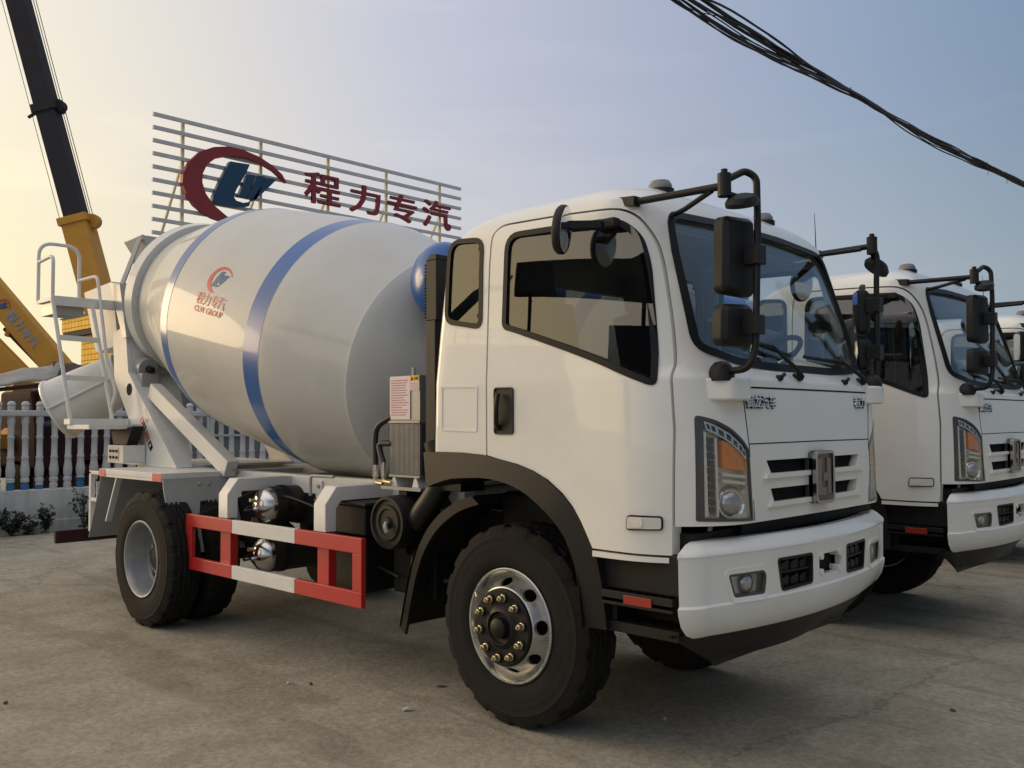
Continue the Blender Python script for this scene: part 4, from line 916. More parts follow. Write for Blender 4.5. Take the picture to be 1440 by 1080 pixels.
# ------------------------------------------------------------------ trucks
T1 = build_truck(); build_wheels(T1); build_drum(T1); build_rear(T1)
T1['label'] = 'nearest white mixer truck, whole side and blue-banded drum in view'
T2 = copy_tree(T1); T2.location = (-.055, 3.29, 0); T2['label'] = 'white mixer truck standing second in the row, behind the nearest cab'
T3 = copy_tree(T1); T3.location = (-.30, 7.20, 0); T3['label'] = 'white mixer truck farthest along the row, almost hidden behind the second cab'

# ------------------------------------------------------------------ rooftop sign and its building
SX = -22.
m = MB()
G = thing('rooftop_sign', 'open steel rail sign with red crescent emblem and red characters above the roof', 'sign', (SX, 13.2, 6.7))
def loc(o): o.matrix_parent_inverse = M.Translation((-SX, -13.2, -6.7)); return o
for i in range(10):
    z = 10.35 - i * .3785; m = MB(); m.box(SX - .03, SX + .05, 7.27, 19.24, z - .055, z + .05, SIGNS); loc(m.done('rail', G))
for y in (8.195, 10.763, 13.281, 15.727, 18.239):
    m = MB(); m.box(SX - .11, SX - .035, y - .05, y + .05, 6.68, 10.30, SIGNY); loc(m.done('post', G))
    m = MB(); m.beam((SX - .10, y, 9.1), (SX - 1.75, y, 6.70), .07, .07, SIGNY); loc(m.done('back_stay', G))
fm = lambda y, z, o: V((SX + .12 + o, y, z))
m = MB(); m.patch(CRES, fm, -.07, .10, SIGNR, 0, 0)
loc(m.done('crescent', G, smooth=0))
m = MB()
for q in (EL, EW1, EW2, EW3): m.patch(q, fm, -.07, .10, SIGNB, 0, 0)
loc(m.done('letter_emblem', G, smooth=0))
for ch, b in (('程', (12.30, 13.66, 8.68, 9.70)), ('力', (14.08, 15.34, 8.66, 9.62)), ('专', (15.70, 16.99, 8.64, 9.58)), ('汽', (17.30, 18.65, 8.64, 9.65))):
    m = MB(); tt = text2d(ch, b, .004)
    for q, (dy_, dz_) in enumerate(((0, 0), (.022, .010), (-.022, .010), (.022, -.010), (-.022, -.010))): m.patch(([(a_ + dy_, c_ + dz_) for a_, c_ in tt[0]], tt[1]), fm, -.07 - q * .002, .0 - q * .004, SIGNR, 0, 0)
    bmesh.ops.recalc_face_normals(m.bm, faces=m.bm.faces[:]); loc(m.done('sign_character', G, smooth=0))

BW = mat('render_wall', (.17, .175, .18), .85, var=.2, vscale=1.5, bump=.1, bscale=20)
BGL = mat('building_glass', (.04, .06, .085), .12, coat=.5)
B = thing('office_building', 'grey low building behind the drum, carrying the rail sign on its roof', 'building', (-23.5, 13.6, 0))
m = MB(); m.box(-1.5, 1.5, -5.4, 6.3, 0, 6.45, BW); m.done('wall', B)
m = MB(); m.box(-1.6, 1.6, -5.5, 6.4, 6.452, 6.66, BW); m.done('parapet', B, bevel=.02)
for fl in range(2):
    for k in range(5):
        y = -4.6 + k * 2.2; m = MB(); m.box(1.502, 1.56, y, y + 1.5, 1.1 + fl * 3, 2.8 + fl * 3, SIGNS); w = m.done('window', B)
        m = MB(); m.box(1.562, 1.575, y + .07, y + .71, 1.17 + fl * 3, 2.73 + fl * 3, BGL); m.box(1.562, 1.575, y + .79, y + 1.43, 1.17 + fl * 3, 2.73 + fl * 3, BGL); m.done('pane', w)

# ------------------------------------------------------------------ yellow tiled building
TILE = bpy.data.materials.new('yellow_tile'); TILE.use_nodes = True
nt = TILE.node_tree; b_ = nt.nodes['Principled BSDF']; tc = nt.nodes.new('ShaderNodeTexCoord'); mp = nt.nodes.new('ShaderNodeMapping'); mp.inputs['Rotation'].default_value = (pi / 2, 0, 0)
br = nt.nodes.new('ShaderNodeTexBrick'); br.offset = 0; br.inputs['Scale'].default_value = 1; br.inputs['Brick Width'].default_value = .26; br.inputs['Row Height'].default_value = .17; br.inputs['Mortar Size'].default_value = .014
br.inputs['Color1'].default_value = (.90, .50, .045, 1); br.inputs['Color2'].default_value = (.94, .60, .07, 1); br.inputs['Mortar'].default_value = (.36, .16, .03, 1)
nt.links.new(tc.outputs['Object'], mp.inputs[0]); nt.links.new(mp.outputs[0], br.inputs['Vector']); nt.links.new(br.outputs[0], b_.inputs['Base Color']); b_.inputs['Roughness'].default_value = .7; b_.inputs['Specular IOR Level'].default_value = .12
Yb = thing('tiled_building', 'yellow tiled building with an overhanging upper storey, glowing in the low sun', 'building', (-22.6, 8.2, 0))
m = MB(); m.box(-2.86, 1.15, -1.5, -.9, 0, 4.15, TILE); m.done('wall', Yb, smooth=0)
m = MB(); m.box(-3.9, -.62, -1.7, -.8, 4.32, 4.72, TILE); m.done('upper_storey', Yb, smooth=0)
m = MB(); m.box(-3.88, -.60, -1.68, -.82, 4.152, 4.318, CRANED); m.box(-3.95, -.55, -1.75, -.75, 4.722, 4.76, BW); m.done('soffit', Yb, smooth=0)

# ------------------------------------------------------------------ balustrade fence
CONC = mat('old_whitewash', (.54, .545, .53), .85, var=.5, vscale=2.2, bump=.25, bscale=30, stretch=(1, 1, .35))
BAL = mat('baluster_white', (.54, .545, .55), .7, var=.15, vscale=5, bump=.05, bscale=40)
BALB = mat('baluster_blue', (.03, .17, .36), .6, var=.2, vscale=6)
FX = -10.56
Fz = thing('balustrade', 'white concrete baluster fence with blue feet on a stained low wall', 'fence', (FX, 2, 0))
m = MB(); m.box(-.12, .10, -4.6, 5.6, 0, .595, CONC); m.box(-.14, .14, -4.6, 5.6, -.02, .16, CONC); m.done('base_wall', Fz, bevel=.01)
m = MB(); m.box(-.06, .06, -4.6, 5.6, 1.622, 1.705, BAL); m.done('top_rail', Fz, bevel=.015)
prf = [(.597, .05), (.66, .056), (.665, .048), (.70, .048), (.705, .056), (.745, .058), (.76, .046), (.80, .058), (.87, .062), (.95, .050), (1.02, .044), (1.035, .050), (1.055, .050), (1.07, .041), (1.30, .040), (1.315, .048), (1.335, .048), (1.345, .040), (1.50, .042), (1.55, .052), (1.58, .046), (1.60, .05), (1.622, .05)]
top = [(1.705, .045), (1.74, .05), (1.765, .045), (1.785, .055), (1.81, .05), (1.83, .03), (1.835, 0)]
bmesh_by = {}
for k in range(54):
    lv = (0, .66, .69, .75)[(k * 7 + k // 3) % 4]
    if lv not in bmesh_by:
        mb = MB(); ml = [BALB if (a[0] + c[0]) / 2 < lv else BAL for a, c in zip(prf, prf[1:])]; mb.lathe(prf, (0, 0, 0), (0, 0, 1), 14, None, ml); mb.lathe(top, (0, 0, 0), (0, 0, 1), 14, BAL); bmesh_by[lv] = mb.mesh('baluster', 35)
    o = bpy.data.objects.new('baluster', bmesh_by[lv]); COL.objects.link(o); o.parent = Fz; o.location = (0, -4.47 + k * .1862 + random.uniform(-.004, .004), 0); o.rotation_euler = (random.uniform(-.012, .012), random.uniform(-.01, .01), random.random() * 6)

# ------------------------------------------------------------------ weeds at the wall foot
LEAF = mat('weed_leaf', (.045, .055, .035), .7, var=.4, vscale=12)
def weed(name, label, y, h, nst, sp, nl):
    m = MB(); x = FX + .30
    for s_ in range(nst):
        a = random.random() * 6.28; tip = V((cos(a) * sp * random.uniform(.3, 1) * .5, sin(a) * sp * random.uniform(.3, 1), h * random.uniform(.6, 1)))
        pts = [V((0, 0, 0)), tip * .5 + V((0, 0, h * .1)), tip]; bz = bez(pts, 3); m.tube(bz, .005, LEAF, 4)
        for k in range(nl):
            c = bz[min(len(bz) - 1, int(len(bz) * (.25 + .75 * k / nl)))]; d = V((random.uniform(-1, 1), random.uniform(-1, 1), random.uniform(-.5, .7))).normalized(); L = random.uniform(.05, .11); w = d.cross(V((random.random(), random.random(), 1))).normalized() * L * .3
            m.faces([c, c + d * L * .5 + w, c + d * L, c + d * L * .5 - w], [(0, 1, 2, 3)], LEAF)
    o = m.done(name, None, smooth=0, recalc=False); o.location = (x, y, 0); return setp(o, label, 'weed', 'weeds along the fence wall')
weed('weed_plant', 'tall thin weed against the fence wall, reaching above the wall top', 1.02, .66, 11, .34, 13)
weed('weed_plant', 'bushy dark weed in the middle of the fence wall foot', .50, .40, 12, .14, 12)
weed('weed_plant', 'low spreading weed at the far left foot of the fence wall', .06, .34, 20, .34, 14)
weed('weed_plant', 'short weed tuft hugging the wall beside the truck tail', 1.32, .22, 12, .20, 9)
weed('weed_plant', 'small weed sprout between the low and bushy weeds', .27, .16, 9, .14, 7)

# ------------------------------------------------------------------ crane trucks behind the fence
def crane_truck(loc, label, P0, P1, w0, kind, rz=0):
    """chassis + boom running from P0 to P1 (world)"""
    T = thing('crane_truck', label, 'crane truck', loc, 'crane trucks behind the fence'); L = V(loc); inv = M.Translation(-L)
    m = MB(); m.box(-3.4, 3.0, -.40, .40, .70, .95, DRED); m.box(-3.4, 1.2, -1.0, 1.0, .95, 1.10, DRED); m.box(-.4, .3, -1.12, 1.12, .55, .85, DRED); m.box(2.9, 3.0, -1.0, 1.0, .45, .70, DRED); m.done('chassis', T, bevel=.02)
    m = MB(); m.prism([(1.3, .80), (3.0, .80), (3.0, 1.45), (2.75, 2.05), (1.3, 2.05)], 'y', -1.0, 1.0, DRED); c = m.done('cab', T, bevel=.06, seg=3)
    m = MB(); m.prism([(3.005, 1.47), (2.79, 1.98), (2.76, 1.98), (2.975, 1.47)], 'y', -.9, .9, BGL); m.box(1.6, 2.7, -1.006, -1.003, 1.45, 1.92, SEAM); m.done('window', c)
    for x in (-2.4, 2.2):
        for sg in (-1, 1):
            m = MB(); m.lathe([(0, .2), (0, .44), (.03, .48), (.22, .48), (.25, .44), (.25, .2)], (x, sg * .75, .48), (0, sg, 0), 24, RUBBER); m.lathe([(.24, .0), (.20, .12), (.24, .24)], (x, sg * .75, .48), (0, sg, 0), 20, RIMG); m.done('wheel', T)
    P0, P1 = V(P0) - L, V(P1) - L; d = (P1 - P0).normalized(); sd = V((.69, .72, 0)); n_ = d.cross(V((-.72, .69, 0))).normalized()
    base = V((P0.x, P0.y, 1.10)); m = MB(); m.cyl(base, base + V((0, 0, .25)), .5, CRANEY, n=24); m.beam(base + V((0, 0, .2)), P0 - d * .1, w0 * 1.2, w0 * 1.1, CRANEY, up=(1, 0, .3)); m.done('turret', T, bevel=.02)
    view = V((-.72, .69, 0)); upv = view - d * view.dot(d)
    if kind == 0:   # long telescopic boom with a dark inner section
        C1 = P0 + d * 6.15
        m = MB(); m.beam(P0, C1, w0, w0 * 1.1, CRANEY, up=upv); m.beam(C1 - d * .22, C1 + d * .11, w0 * 1.2, w0 * 1.25, CRANEY, up=upv); r = d.cross(upv).normalized()
        sgn = 1 if (r.dot(V((.69, .72, 0))) > 0) else -1
        m.cyl(C1 + r * sgn * w0 * .62 - d * .22 - upv.normalized() * .2, C1 + r * sgn * w0 * .62 - d * .22 + upv.normalized() * .2, .31, CRANEY, n=18); m.done('outer_boom', T, bevel=.02)
        m = MB(); C2 = C1 + d * 5.05; m.beam(C1 + d * .12, P1, w0 * .76, w0 * .8, CRANED, up=upv); m.beam(C2 - d * .18, C2 + d * .18, w0 * 1.0, w0 * .95, CRANED, up=upv)
        m.cyl(C2 + r * sgn * w0 * .5 - upv.normalized() * .2, C2 + r * sgn * w0 * .5 + upv.normalized() * .2, .27, CRANED, n=16); m.beam(C2 - r * sgn * w0 * .4, C2 - r * sgn * w0 * .85 - d * .15, .11, .11, CRANED); m.done('inner_boom', T, bevel=.01)
        for k, off in enumerate((w0 * .56, w0 * .66, -w0 * .62)):
            m = MB(); q = r * sgn * off; m.tube([C1 + q * (1.1 if off < 0 else 1), P1 + q * 1.05], (.018 if off > 0 else .014), CRANED, 6); m.done('hoist_cable', T)
        m = MB(); m.tube([C1 - r * sgn * w0 * .68, P0 - r * sgn * w0 * .2 + d * .3], .014, CRANED, 6); m.done('hoist_cable', T)
    else:
        m = MB(); m.beam(P0, P1, w0, w0 * .6, CRANEY, up=upv); r = d.cross(upv).normalized(); sgn = 1 if (r.dot(V((.69, .72, 0))) > 0) else -1
        C1 = P0 + d * 2.62 if kind == 1 else P0 + d * 1.9
        m.beam(C1 - d * .16, C1 + d * .06, w0 * 1.28, w0, CRANEY, up=upv); m.cyl(C1 + r * sgn * w0 * .6 - upv.normalized() * .08, C1 + r * sgn * w0 * .6 + upv.normalized() * .08, .16, CRANEY, n=18)
        m.beam(P0 - r * sgn * w0 * .45 + d * .1, P0 - r * sgn * w0 * .62 + d * 1.25, .07, .09, CRANED, up=upv); m.beam(P0 + d * 1.1 - r * sgn * w0 * .75, P0 + d * 1.22 - r * sgn * w0 * .3, .1, .1, CRANEY, up=upv)
        bo = m.done('boom', T, bevel=.03)
        if kind == 1:
            vv = -upv.normalized(); vv = vv if vv.dot(V((.72, -.69, 0))) > 0 else -vv
            if r.dot(V((.69, .72, 0))) < 0: r = -r
            fc = P0 + d * 1.05 + vv * (w0 * .30 + .004); ex, ey = -d, r
            bm2 = lambda u, v, o: fc + ex * u + ey * v + vv * o
            m = MB(); m.patch([((p[0] - .5) * .22 - .46, (p[1] - .5) * .26) for p in CRES_N], bm2, 0, .006, LOGOR, 0, 0)
            for q in (EL_N, EW1_N, EW2_N, EW3_N): m.patch([((p[0] - .5) * .22 - .46, (p[1] - .5) * .26) for p in q], bm2, 0, .006, LOGOB, 0, 0)
            m.patch(text2d('程力专汽', (-.30, .42, -.09, .09), .01), bm2, 0, .006, mat('boom_lettering', (.30, .36, .42), .6), 0, 0); m.done('boom_logo', T, smooth=0)
    return T
crane_truck((-37.5, 12.6, 0), 'crane truck raising the tallest boom, yellow below and dark steel above', (-37.06, 12.47, 4.46), (-39.80, 8.89, 21.33), 1.06, 0)
crane_truck((-14.9, 1.9, 0), 'crane truck whose yellow boom wears a logo and lettering beside the ladder platform', (-12.98, 1.70, 2.35), (-15.0, -.50, 5.9), .42, 1)
crane_truck((-15.3, -.9, 0), 'crane truck with a plain yellow boom at the left edge, lower than the lettered boom', (-13.33, 1.12, 2.30), (-15.1, -.85, 5.05), .38, 2)

# ------------------------------------------------------------------ sheet awning behind the fence
TARP = mat('awning_sheet', (.30, .29, .27), .8, var=.3, vscale=3, bump=.3, bscale=6)
TARPD = mat('awning_dark', (.05, .036, .03), .9, var=.3, vscale=4, bump=.3, bscale=6)
A = thing('awning', 'sagging grey sheet awning on thin poles behind the baluster fence', 'awning', (-11.6, 1.0, 0))
def sheet(pts0, pts1, m_, nm, n=14, k=6):
    m = MB(); vs = []
    for i in range(n + 1):
        t = i / n
        for j in range(k + 1):
            s_ = j / k; p = V(pts0[0]).lerp(V(pts0[1]), t).lerp(V(pts1[0]).lerp(V(pts1[1]), t), s_); p.z += .02 * sin(t * 25 + s_) - .05 * sin(pi * t) * s_ + random.uniform(-.008, .008); vs.append(p)
    m.faces(vs, [(i * (k + 1) + j, (i + 1) * (k + 1) + j, (i + 1) * (k + 1) + j + 1, i * (k + 1) + j + 1) for i in range(n) for j in range(k)], m_)
    o = m.done(nm, A, smooth=60); md = o.modifiers.new('s', 'SOLIDIFY'); md.thickness = .02; return o
sheet(((.45, -2.4, 1.84), (.45, -.08, 2.20)), ((-.4, -2.4, 1.98), (-.4, .32, 2.50)), TARP, 'sheet')
sheet(((.35, -.05, 2.20), (.35, .95, 2.36)), ((-.5, .2, 2.50), (-.5, 1.3, 2.58)), TARPD, 'dark_sheet')
for x, y, z in ((.4, -.25, 2.12), (-.35, -2.2, 1.98), (-.35, .25, 2.44), (.38, -1.3, 1.95), (.3, .9, 2.33)):
    m = MB(); m.cyl((x, y, 0), (x, y, z), .035, CRANED, n=10); m.done('pole', A)
m = MB(); m.beam((.40, -2.3, 1.82), (.40, .9, 2.24), .04, .06, CRANED); m.beam((-.38, -.1, 2.05), (.38, -.2, 2.05), .05, .05, CRANED); m.done('crossbar', A)
m = MB(); m.box(-.6, .1, -1.0, .2, .0, 1.05, CRANED); m.box(-.5, 0, -.6, .0, 1.052, 1.45, CRANED); o = m.done('machine_crate', None, bevel=.04); o.location = (-12.2, 2.2, 0); setp(o, 'dark covered machine under the awning, seen through the balusters', 'machine')
m = MB(); m.box(-.4, .4, -.9, .9, .3, 1.35, DRED); m.box(-.41, .41, -.8, .8, .0, .298, CRANED); m.box(-.3, .3, -.7, .7, 1.352, 1.55, DRED); o = m.done('red_crate', None, bevel=.04); o.location = (-12.6, -.55, 0); setp(o, 'dark red steel box at the left edge behind the balusters', 'steel box')

# ------------------------------------------------------------------ overhead cable bundle
CB = thing('cable_bundle', 'tangled bundle of black overhead cables crossing the sky above the cabs', 'cable', (-1.2, 7.0, 5.6))
c0, c1 = V((-1.22, 2.86, 6.02)), V((-1.33, 13.2, 5.52)); c0, c1 = V(CAB0), V(CAB1)
m = MB(); random.seed(11)
for k in range(16):
    a = random.random() * 6.28; r = random.uniform(.15, 1.0); ph = random.random() * 6.28; pts = []
    for i in range(61):
        t = -.12 + 1.24 * i / 60
        env = .030 + .048 * abs(sin(pi * (t - .365) / .50)) ** 1.3 * (1 - .35 * t) * (1 if k % 4 else .45) * (1.25 if t < .365 else .95)
        p = c0.lerp(c1, t); p.z -= .16 * (4 * t * (1 - t)) * .5
        sag = -abs(sin(pi * (t - .365) / .5)) ** 1.2 * .06 * (k % 3)
        wob = .012 * sin(23 * t + ph) + .008 * sin(51 * t + 2 * ph); pts.append(p + V((cos(a + 5 * t + .5 * sin(7 * t + ph)) * env * r, 0, sin(a + 5 * t) * env * r + sag * (1 - .5 * t) + wob * (1 - .4 * t))))
    m.tube(pts, random.uniform(.007, .014), CABLE, 6)
for t in (.36, .80, .88, .97):
    p = c0.lerp(c1, t); p.z -= .32 * t * (1 - t); m.tube(bez([p + V((0, -.02, .06)), p + V((0, .03, 0)), p + V((0, .02, -.14 if t > .7 else -.06))], 4), .004, CABLE, 5)
m.tube(bez([c0.lerp(c1, -.03) + V((0, 0, .1)), c0.lerp(c1, .005) + V((0, -.12, -.06)), c0.lerp(c1, .035) + V((0, -.1, -.13)), c0.lerp(c1, .085) + V((0, 0, -.02))], 6), .005, CABLE, 5)
pe = c0.lerp(c1, .97); m.tube(bez([pe, pe + V((0, .08, -.12)), pe + V((0, .25, -.26)), pe + V((0, .55, -.22)), pe + V((0, .8, -.2))], 6), .010, CABLE, 6)
o = m.done('strands', CB); o.matrix_parent_inverse = M.Translation((1.2, -7.0, -5.6))

# ------------------------------------------------------------------ litter
LIT = mat('litter_pale', (.52, .50, .45), .9, var=.2, vscale=60); LITD = mat('litter_dark', (.09, .075, .06), .9, var=.3, vscale=60)
def litter(px, label, s, m_, flat=.35):
    m = MB(); bmesh.ops.create_icosphere(m.bm, subdivisions=2, radius=1); m.mi(m_)
    for v in m.bm.verts: v.co *= random.uniform(.65, 1.15); v.co.x *= s; v.co.y *= s * .6; v.co.z = (v.co.z + .9) * s * flat
    o = m.done('stone' if 'stone' in label else 'paper_scrap', None, smooth=20); o.location = (px[0], px[1], 0); o.rotation_euler.z = random.random() * 6; setp(o, label, 'stone' if 'stone' in label else 'litter')
litter(LP1, 'pale crumpled paper scrap on the concrete before the front tyre', .032, LIT)
litter(LP2, 'flat dark wood sliver on the concrete between wheel and paper scrap', .035, LITD, .12)
litter(LP3, 'small pale stone on the open concrete below the side guard', .016, LIT, .5)
litter(LP4, 'small dark stone next to the pale one below the side guard', .018, LITD, .5)
litter(LP5, 'tiny dark stone on the concrete at the left edge', .018, LITD, .5)
litter(LP6, 'small pale stone in the shade in front of the bumper', .014, LIT, .5)
litter(LP7, 'dark flat stone on the concrete at the lower right', .022, LITD, .3)

# ------------------------------------------------------------------ yard seen in the window reflections
BB = thing('billboard', 'dark roadside billboard on posts, seen as a reflection in the cab window', 'billboard', (-8.75, -15.55, 0), rz=rad(-28))
m = MB(); m.box(-3.25, 5.6, -.35, .35, 5.82, 7.0, CRANED); m.done('panel', BB, bevel=.03)
for k in range(12): m = MB(); x = -3.1 + k * .78; m.box(x - .02, x + .02, .36, .6, 5.70, 5.74, CRANED); m.box(x - .05, x + .05, .5, .65, 5.66, 5.78, CRANED); m.done('lamp_arm', BB)
for x in (-2.2, 4.6): m = MB(); m.cyl((x, 0, 0), (x, 0, 5.9), .12, CRANED, n=12); m.done('post', BB)
m = MB(); m.box(-1.2, 1.3, -.6, .6, .15, 4.72, CRANED)
for k in range(12): m.box(-1.1 + k * .2, -1.0 + k * .2, -.63, -.602, .3, 4.5, CRANED); m.box(-1.1 + k * .2, -1.0 + k * .2, .602, .63, .3, 4.5, CRANED)
o = m.done('shipping_container', None, bevel=.02); o.location = (-4.6, -15.9, 0); o.rotation_euler.z = rad(-18); setp(o, 'dark container below the billboard, seen as a reflection in the cab window', 'container')
FN = thing('wire_fence', 'thin dark yard fence, seen as a reflection in the cab window', 'fence', (-13.4, -15.2, 0), rz=rad(-31))
for k in range(8): m = MB(); x = -2.6 + k * .6; m.box(x - .03, x + .03, -.03, .03, 0, 5.55 if k % 4 == 0 else 5.25, CRANED); m.done('post', FN)
m = MB(); m.box(-2.7, 1.7, -.015, .015, 5.18, 5.22, CRANED); m.box(-2.7, 1.7, -.015, .015, 4.95, 4.99, CRANED); m.box(-2.7, 1.7, -.015, .015, .2, 4.75, CRANED); m.done('rail', FN)

RB = thing('yard_crane', 'dark crane boom far across the yard, seen as a reflection in the cab window', 'crane', (-18.3, -17.6, 0))
m = MB(); m.box(-1.2, 1.2, -.8, .8, .6, 1.5, CRANED); m.box(-1.0, .2, -.7, .7, 1.5, 2.6, CRANED)
for x in (-.8, .8): m.cyl((x, -.85, .45), (x, .85, .45), .45, CRANED, n=18)
m.done('chassis', RB, bevel=.04)
m = MB(); m.tube([(-.75, .35, 2.4), (-.30, .2, 6.4), (.55, -.3, 7.4)], [.22, .2, .17], CRANED, 10); m.tube([(.55, -.3, 7.4), (1.25, -.75, 7.45), (1.95, -1.1, 8.1)], [.12, .1, .08], CRANED, 8); m.done('boom', RB)

# ------------------------------------------------------------------ ground
g = bpy.data.materials.new('concrete_yard'); g.use_nodes = True; nt = g.node_tree; b_ = nt.nodes['Principled BSDF']; N = nt.nodes.new; Lk = nt.links.new
tc = N('ShaderNodeTexCoord'); b_.inputs['Roughness'].default_value = .88; b_.inputs['Specular IOR Level'].default_value = .25
def noise(sc, det, rg=.6, dist=0., st=None):
    n = N('ShaderNodeTexNoise'); n.inputs['Scale'].default_value = sc; n.inputs['Detail'].default_value = det; n.inputs['Roughness'].default_value = rg; n.inputs['Distortion'].default_value = dist
    if st: mp = N('ShaderNodeMapping'); mp.inputs['Scale'].default_value = st; mp.inputs['Rotation'].default_value = (0, 0, rad(35)); Lk(tc.outputs['Object'], mp.inputs[0]); Lk(mp.outputs[0], n.inputs['Vector'])
    else: Lk(tc.outputs['Object'], n.inputs['Vector'])
    return n
def ramp(src, a, b, ca, cb):
    r = N('ShaderNodeValToRGB'); r.color_ramp.elements[0].position = a; r.color_ramp.elements[1].position = b; r.color_ramp.elements[0].color = (*ca, 1); r.color_ramp.elements[1].color = (*cb, 1); Lk(src, r.inputs[0]); return r
def mix(a, b, fac, mode='MULTIPLY'):
    x = N('ShaderNodeMix'); x.data_type = 'RGBA'; x.blend_type = mode
    if isinstance(fac, float): x.inputs[0].default_value = fac
    else: Lk(fac, x.inputs[0])
    Lk(a, x.inputs[6]); Lk(b, x.inputs[7]); return x.outputs[2]
base = ramp(noise(.55, 8, .62, .4).outputs[0], .34, .68, (.328, .295, .230), (.425, .390, .312)).outputs[0]
base = mix(base, ramp(noise(3.2, 9, .72, .6, (1, .7, 1)).outputs[0], .34, .62, (.74, .73, .71), (1.08, 1.08, 1.08)).outputs[0], .85)
base = mix(base, ramp(noise(26, 5, .75).outputs[0], .38, .60, (.70, .70, .69), (1.12, 1.12, 1.11)).outputs[0], .8)
base = mix(base, ramp(noise(.9, 6, .6, 1.2).outputs[0], .60, .70, (1, 1, 1), (.70, .69, .68)).outputs[0], .6)
base = mix(base, ramp(noise(130, 3, .7).outputs[0], .64, .70, (1, 1, 1), (.55, .53, .50)).outputs[0], .55)
sn = N('ShaderNodeTexNoise'); sn.inputs['Scale'].default_value = 1.0; sn.inputs['Detail'].default_value = 6; sn.inputs['Distortion'].default_value = .8; smp = N('ShaderNodeMapping'); smp.inputs['Rotation'].default_value = (0, 0, rad(-38)); smp.inputs['Scale'].default_value = (.35, 2.6, 1); Lk(tc.outputs['Object'], smp.inputs[0]); Lk(smp.outputs[0], sn.inputs['Vector'])
base = mix(base, ramp(sn.outputs[0], .555, .63, (1, 1, 1), (.76, .75, .74)).outputs[0], .75)
vo = N('ShaderNodeTexVoronoi'); vo.feature = 'DISTANCE_TO_EDGE'; vo.inputs['Scale'].default_value = .15
dn = noise(1.3, 6, .7); mv = N('ShaderNodeVectorMath'); mv.operation = 'SCALE'; mv.inputs['Scale'].default_value = .8; Lk(dn.outputs['Color'], mv.inputs[0]); ad = N('ShaderNodeVectorMath'); ad.operation = 'ADD'; Lk(mv.outputs[0], ad.inputs[0]); Lk(tc.outputs['Object'], ad.inputs[1]); Lk(ad.outputs[0], vo.inputs['Vector'])
base = mix(base, ramp(vo.outputs['Distance'], .0, .0035, (.42, .40, .38), (1, 1, 1)).outputs[0], .5)
Lk(base, b_.inputs['Base Color'])
h1 = noise(9, 9, .75); h2 = noise(90, 4, .7); ma = N('ShaderNodeMath'); ma.operation = 'MULTIPLY_ADD'; ma.inputs[1].default_value = .35; Lk(h2.outputs[0], ma.inputs[0]); Lk(h1.outputs[0], ma.inputs[2])
bp = N('ShaderNodeBump'); bp.inputs['Strength'].default_value = .55; bp.inputs['Distance'].default_value = .03; Lk(ma.outputs[0], bp.inputs['Height']); Lk(bp.outputs[0], b_.inputs['Normal'])
m = MB(); m.faces([(-700, -700, 0), (700, -700, 0), (700, 700, 0), (-700, 700, 0)], [(0, 1, 2, 3)], g); o = m.done('ground', None, smooth=0); setp(o, 'dusty stained concrete yard', None, None, 'structure')

# ------------------------------------------------------------------ light
SAZ, SEL = rad(200), rad(8)
sd = V((cos(SAZ) * cos(SEL), sin(SAZ) * cos(SEL), sin(SEL)))
L = bpy.data.lights.new('sun', 'SUN'); L.energy = 1.0; L.angle = rad(24); L.color = (1, .74, .46); lo = bpy.data.objects.new('sun', L); COL.objects.link(lo); lo.rotation_euler = (-sd).to_track_quat('-Z', 'Y').to_euler()
W = bpy.data.worlds.new('World'); S.world = W; W.use_nodes = True; nt = W.node_tree; nt.nodes.clear(); N = nt.nodes.new; Lk = nt.links.new
out = N('ShaderNodeOutputWorld'); bg = N('ShaderNodeBackground'); bg.inputs[1].default_value = .1; Lk(bg.outputs[0], out.inputs[0])
sky = N('ShaderNodeTexSky'); sky.sky_type = 'NISHITA'; sky.sun_disc = False; sky.sun_elevation = SEL; sky.sun_rotation = pi / 2 - SAZ; sky.air_density = 1.6; sky.dust_density = 4; sky.ozone_density = 1.5
tc = N('ShaderNodeTexCoord'); nv = N('ShaderNodeVectorMath'); nv.operation = 'NORMALIZE'; Lk(tc.outputs['Generated'], nv.inputs[0])
dt = N('ShaderNodeVectorMath'); dt.operation = 'DOT_PRODUCT'; Lk(nv.outputs[0], dt.inputs[0]); dt.inputs[1].default_value = sd
mr = N('ShaderNodeMapRange'); mr.inputs[1].default_value = -1; mr.inputs[2].default_value = 1; Lk(dt.outputs['Value'], mr.inputs[0])
def cr(stops):
    r = N('ShaderNodeValToRGB'); e = r.color_ramp.elements; r.color_ramp.interpolation = 'EASE' if False else 'LINEAR'
    while len(e) < len(stops): e.new(.5)
    for el, (p, c) in zip(e, stops): el.position = (p + 1) / 2; el.color = (*c, 1)
    Lk(mr.outputs[0], r.inputs[0]); return r
low = cr([(-1, (.17, .215, .25)), (-.2, (.26, .34, .40)), (.05, (.42, .475, .52)), (.3, (.53, .555, .585)), (.52, (.68, .66, .64)), (.66, (.84, .76, .66)), (.80, (1.0, .89, .56)), (.92, (1.0, .84, .47)), (1, (1.0, .86, .50))])
high = cr([(-1, (.085, .15, .26)), (-.2, (.145, .23, .37)), (.05, (.265, .355, .51)), (.3, (.42, .465, .61)), (.52, (.575, .59, .70)), (.66, (.74, .715, .70)), (.80, (.94, .86, .72)), (.92, (1.0, .86, .60)), (1, (1.0, .88, .60))])
sp = N('ShaderNodeSeparateXYZ'); Lk(nv.outputs[0], sp.inputs[0])
mz = N('ShaderNodeMapRange'); mz.interpolation_type = 'SMOOTHSTEP'; mz.inputs[1].default_value = .02; mz.inputs[2].default_value = .40; Lk(sp.outputs['Z'], mz.inputs[0])
